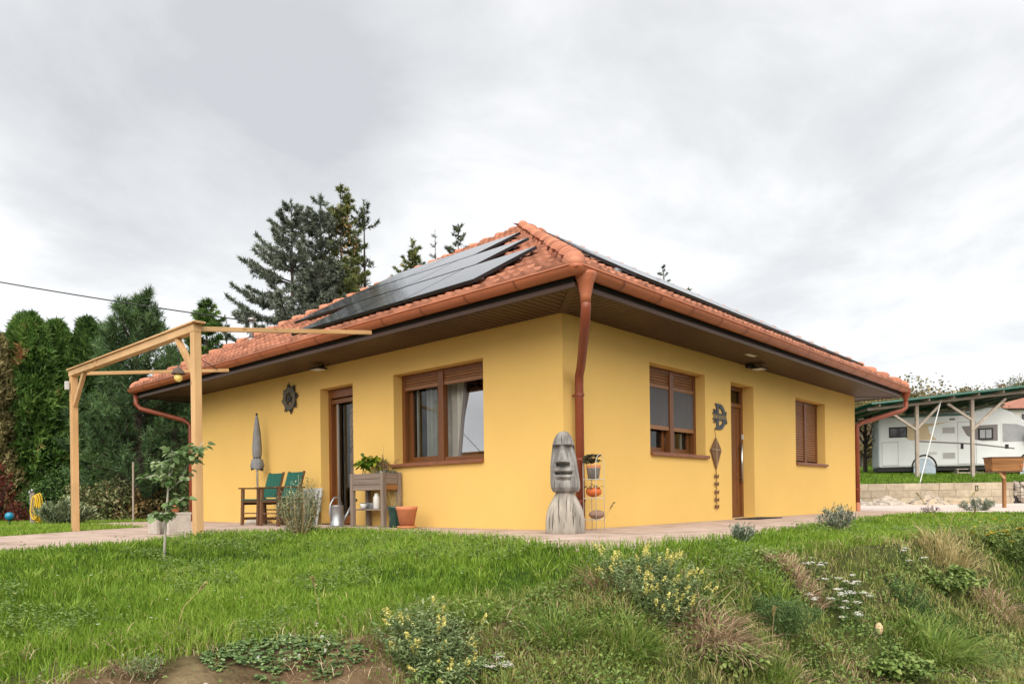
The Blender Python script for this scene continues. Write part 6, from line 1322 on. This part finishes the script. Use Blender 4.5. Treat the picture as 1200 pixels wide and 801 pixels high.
part('bracket',MB().bar((-.02,-.05,zt-hB-.19),(-.15,-.05,zt-hB-.03),.04,.05),'pinez',bxr,local=True,bevel=.003)
for z in (.045,.10): part('metal_latch',MB().box(w0-.10,w0+.004,-d-.006,-d+.03,zt-hB+z+.03,zt-hB+z+.052),'kite' if False else 'terracotta',bxr,local=True)
# ---- hillside: house and trees
ph=at(1190,492,62); ph=gp(ph[0],ph[1]); hh=thing('hill_house','small pale house with an old red roof on the hillside','house',ph,None,RZ)
zE=float(at(1190,478,62)[2])-ph[2]; zR=float(at(1185,458,62)[2])-ph[2]; kk=62/FPX
part('wall',MB().box(-30*kk,40*kk,0,5,-1,zE),'housewhite',hh,local=True)
rr=MB(); rr.add([(-36*kk,-.5,zE-.05),(46*kk,-.5,zE-.05),(46*kk,5.5,zE-.05),(-36*kk,5.5,zE-.05),(-14*kk,2.5,zR),(30*kk,2.5,zR)],[(0,1,5,4),(1,2,5),(2,3,4,5),(3,0,4),(0,3,2,1)]); part('roof',rr,'redroof',hh,local=True)
for x in (-18,6): 
    wn=part('window',MB().box(x*kk,(x+9)*kk,-.03,.02,zE-1.5,zE-.4),'white',hh,local=True); part('pane',MB().box((x+1)*kk,(x+8)*kk,-.045,.01,zE-1.4,zE-.5),'camdark',wn,local=True)
def decid(label,u,t,vtop,R,m,n=1500,grp='autumn trees on the hillside',name='hillside_tree',cat='tree',L=.34,bare=0,tw=26,bark='barkgrey',crown_lo=.25):
    b=at(u,560,t); base=gp(b[0],b[1]); H=float(at(u,vtop,t)[2])-base[2]; r=thing(name,label,cat,base,grp); br=MB(); tips=[]
    top=base+np.array([random.gauss(0,.04)*H,random.gauss(0,.04)*H,H*.55])
    tk=MB(); tk.tube([base-(0,0,.4),base+(top-base)*.5+np.array([random.gauss(0,.02)*H,0,0]),top],[.022*H+.04,.016*H+.02,.01*H],7); part('trunk',tk,bark,r)
    for i in range(tw):
        f=random.uniform(crown_lo,1); s=base+(top-base)*f; a=random.uniform(0,6.3); e=random.uniform(.1,1.3) if f<.9 else random.uniform(.5,1.5); l=R*random.uniform(.6,1.05)*(1.1-.3*f); hv=np.array([math.cos(a)*math.cos(e),math.sin(a)*math.cos(e),math.sin(e)*min(1.4,H*.5/R)]); m_=s+hv*l*.5+np.array([random.gauss(0,.06),random.gauss(0,.06),.05])*l; q=s+hv*l; br.tube([s,m_,q],[.008*H+.012,.005*H+.006,.008],4,cap=False); tips.append((m_,q))
        for k in range(4 if not bare else 8):
            g=random.uniform(.2,.95); c=m_+(q-m_)*g; d=unit(hv+np.array([random.gauss(0,.7),random.gauss(0,.7),random.gauss(.2,.5)])); e2=c+d*l*random.uniform(.2,.45); br.tube([c,c+(e2-c)*.5+np.array([0,0,.03])*l,e2],[.003*H+.005,.006,.004],3,cap=False); tips.append((c,e2))
    part('branches',br,bark,r)
    if n:
        lf=NPM(); k=n//len(tips)+1; c=np.array([a+(b-a)*random.uniform(.2,1.05) for a,b in tips for _ in range(k)]); nn=len(c); tb=np.repeat(rng.normal(0,.14,len(tips)),k); c=c+rng.normal(0,.09*R,(nn,3)); leaves(lf,c,rng.normal(0,1,(nn,3)),L*rng.uniform(.5,1.2,nn),L*.6*rng.uniform(.6,1.2,nn),np.clip(.45+tb+rng.normal(0,.18,nn),0,1),.2); part('crown',lf,m,r)
    return r
decid('dark gnarled bare tree beside the camper rear',1014,33,470,1.9,'autumn',n=120,grp=None,name='bare_tree',bare=1,tw=22,bark='bark',L=.10,crown_lo=.35)
decid('tangled bare grey tree just right of the far house corner',1030,38,478,2.0,'autumnb',n=260,grp=None,name='bare_tree',bare=1,tw=22,bark='barkgrey',L=.12,crown_lo=.2)
rows=[(1003,52,462,2.6,'autumn','olive autumn tree showing just past the far house corner'),(1024,56,456,2.6,'autumnb','rust tinted tree above the right downpipe'),(1046,60,462,2.8,'autumn','olive tree above the left end of the carport'),(1066,66,455,2.8,'autumn','rounded olive tree above the first carport post'),(1088,66,457,2.6,'autumnb','brownish tree left of the upright olive tree'),(1104,72,452,2.4,'autumn','upright olive tree above the strap'),(1127,62,451,2.0,'autumn','pointed yellowish tree left of the green round tree'),(1148,58,453,2.0,'hillgreen','round dark green tree in front of the red roofed house'),(1172,74,449,3.2,'autumnb','golden brown tree behind the red roof'),(1190,76,444,3.2,'autumn','olive tree right behind the red roof'),(1200,70,434,2.4,'hillgreen','tall dark green tree at the right frame edge'),(1216,66,445,3.0,'autumn','olive tree just outside the right frame edge'),(1240,70,440,3.4,'hillgreen','green tree beyond the right frame edge')]
for u,t,v,R,m,lb in rows: decid(lb,u,t,v,R,m,n=5200,L=.17)
decid('bare twiggy tree rising left of the tall green one',1181,80,436,2.2,'autumn',n=60,name='bare_tree',bare=1,tw=20,grp=None,L=.2)
lo=[(1010,44,500,1.7,'autumn','low olive bush behind the camper rear'),(1036,46,492,1.8,'autumnb','low rusty bush behind the camper roof'),(1062,48,488,1.9,'autumn','low olive bush behind the first carport post'),(1092,48,486,1.8,'autumnb','low brown bush behind the strap'),(1120,50,484,2.,'autumn','low olive bush between the two carport posts'),(1150,48,486,1.9,'hillgreen','low green bush behind the second carport post'),(1176,46,490,1.9,'autumn','low olive bush below the hill house'),(1204,46,492,2.,'autumnb','low brown bush at the right frame edge')]
for u,t,v,R,m,lb in lo: decid(lb,u,t,v,R,m,n=3000,L=.13,grp='low bushes behind the carport',name='hillside_bush',cat='bush',tw=22,crown_lo=.05)
# far wood along the ridge and around the horizon: one mass
fw=NPM(); n=90000; k=rng.random(n); az=rng.uniform(-.75,.95,n); t=rng.uniform(95,150,n); a=np.tan(az)*t; x=CAM[0]+FW[0]*t+RT[0]*a; y=CAM[1]+FW[1]*t+RT[1]*a; hgt=(5.5+2.5*fbm(x*.09,y*.09,91)+1.5*fbm(x*.4,y*.4,92))*np.where(a>10,1,.9); z=gz(x,y)+hgt*rng.random(n)**.7
leaves(fw,np.stack([x,y,z],1),rng.normal(0,1,(n,3)),(.55*rng.uniform(.5,1.1,n)),.36,np.clip(.45+.35*fbm(x*.12,y*.12,95)+rng.normal(0,.15,n),0,1),.2); tag(part('far_wood',fw,'autumn'),kind='stuff')
# ---------------------------------------------------------------- light
SUN_EL,SUN_AZ=math.radians(44),math.atan2(-.62,-.78)   # direction towards the sun
w=bpy.data.worlds.new('World'); sc.world=w; w.use_nodes=True; n=w.node_tree; n.nodes.clear(); L=n.links.new
o=N(n,'ShaderNodeOutputWorld'); bg=N(n,'ShaderNodeBackground'); bg.inputs[1].default_value=SKYK=.05; L(bg.outputs[0],o.inputs[0])
sky=N(n,'ShaderNodeTexSky',sky_type='NISHITA'); sky.sun_disc=False; sky.sun_elevation=SUN_EL; sky.sun_rotation=PI/2-SUN_AZ
tc=N(n,'ShaderNodeTexCoord'); sx=N(n,'ShaderNodeSeparateXYZ'); L(tc.outputs['Generated'],sx.inputs[0])
zc=N(n,'ShaderNodeMath',operation='MAXIMUM'); zc.inputs[1].default_value=0; L(sx.outputs[2],zc.inputs[0]); za=N(n,'ShaderNodeMath',operation='ADD'); za.inputs[1].default_value=.22; L(zc.outputs[0],za.inputs[0])
dx=N(n,'ShaderNodeMath',operation='DIVIDE'); L(sx.outputs[0],dx.inputs[0]); L(za.outputs[0],dx.inputs[1]); dy=N(n,'ShaderNodeMath',operation='DIVIDE'); L(sx.outputs[1],dy.inputs[0]); L(za.outputs[0],dy.inputs[1])
cb=N(n,'ShaderNodeCombineXYZ'); L(dx.outputs[0],cb.inputs[0]); L(dy.outputs[0],cb.inputs[1])
n1=N(n,'ShaderNodeTexNoise'); n1.inputs['Scale'].default_value=1.5; n1.inputs['Detail'].default_value=7; n1.inputs['Roughness'].default_value=.56; n1.inputs['Distortion'].default_value=.35; L(cb.outputs[0],n1.inputs['Vector'])
n2=N(n,'ShaderNodeTexNoise'); n2.inputs['Scale'].default_value=.45; n2.inputs['Detail'].default_value=3; L(cb.outputs[0],n2.inputs['Vector'])
ad=N(n,'ShaderNodeMix',data_type='FLOAT'); ad.inputs[0].default_value=.4; L(n1.outputs['Fac'],ad.inputs[2]); L(n2.outputs['Fac'],ad.inputs[3])
# one darker bank of cloud to the upper left of the view, its rim broken up by the noise
dv=unit(ray(215,135)); dt=N(n,'ShaderNodeVectorMath',operation='DOT_PRODUCT'); L(tc.outputs['Generated'],dt.inputs[0]); dt.inputs[1].default_value=tuple(map(float,dv))
mr=N(n,'ShaderNodeMapRange',interpolation_type='SMOOTHSTEP'); mr.inputs[1].default_value=.955; mr.inputs[2].default_value=1.0; mr.inputs[3].default_value=0; mr.inputs[4].default_value=.24; L(dt.outputs['Value'],mr.inputs[0])
sb_=N(n,'ShaderNodeMath',operation='SUBTRACT'); L(ad.outputs[0],sb_.inputs[0]); L(mr.outputs[0],sb_.inputs[1])
dv2=unit(ray(20,120)); dt2=N(n,'ShaderNodeVectorMath',operation='DOT_PRODUCT'); L(tc.outputs['Generated'],dt2.inputs[0]); dt2.inputs[1].default_value=tuple(map(float,dv2))
mr2=N(n,'ShaderNodeMapRange',interpolation_type='SMOOTHSTEP'); mr2.inputs[1].default_value=.90; mr2.inputs[2].default_value=1.0; mr2.inputs[3].default_value=0; mr2.inputs[4].default_value=-.10; L(dt2.outputs['Value'],mr2.inputs[0])
sb2=N(n,'ShaderNodeMath',operation='SUBTRACT'); L(sb_.outputs[0],sb2.inputs[0]); L(mr2.outputs[0],sb2.inputs[1]); sb_=sb2
K=SKYMUL=7.0
cr_=N(n,'ShaderNodeValToRGB'); e=cr_.color_ramp.elements
for x,(p,c) in zip([e[0],e[1],e.new(.5),e.new(.5)],[(.30,(.53,.545,.565)),(.60,(.90,.905,.90)),(.42,(.68,.69,.70)),(.50,(.82,.825,.835))]): x.position=p; x.color=(*c,1)
L(sb_.outputs[0],cr_.inputs[0])
ml=N(n,'ShaderNodeVectorMath',operation='SCALE'); L(cr_.outputs[0],ml.inputs[0]); ml.inputs['Scale'].default_value=K
mx=N(n,'ShaderNodeMix',data_type='RGBA'); mx.inputs['Factor'].default_value=.95; L(sky.outputs[0],mx.inputs[6]); L(ml.outputs[0],mx.inputs[7]); L(mx.outputs[2],bg.inputs[0])
sd_=bpy.data.lights.new('sun','SUN'); sd_.energy=1.35; sd_.angle=math.radians(70); sd_.color=(1,.93,.82); so_=bpy.data.objects.new('sun',sd_); COL.objects.link(so_)
v=Vector((math.cos(SUN_EL)*math.cos(SUN_AZ),math.cos(SUN_EL)*math.sin(SUN_AZ),math.sin(SUN_EL))); so_.rotation_euler=v.to_track_quat('Z','Y').to_euler()
vs=sc.view_settings; vs.view_transform='Standard'; vs.look='None'; vs.exposure=1.86; vs.gamma=1
sc.render.engine='CYCLES'; sc.cycles.use_denoising=True; sc.cycles.max_bounces=8; sc.cycles.transparent_max_bounces=12; sc.cycles.use_adaptive_sampling=True; sc.cycles.adaptive_threshold=.02
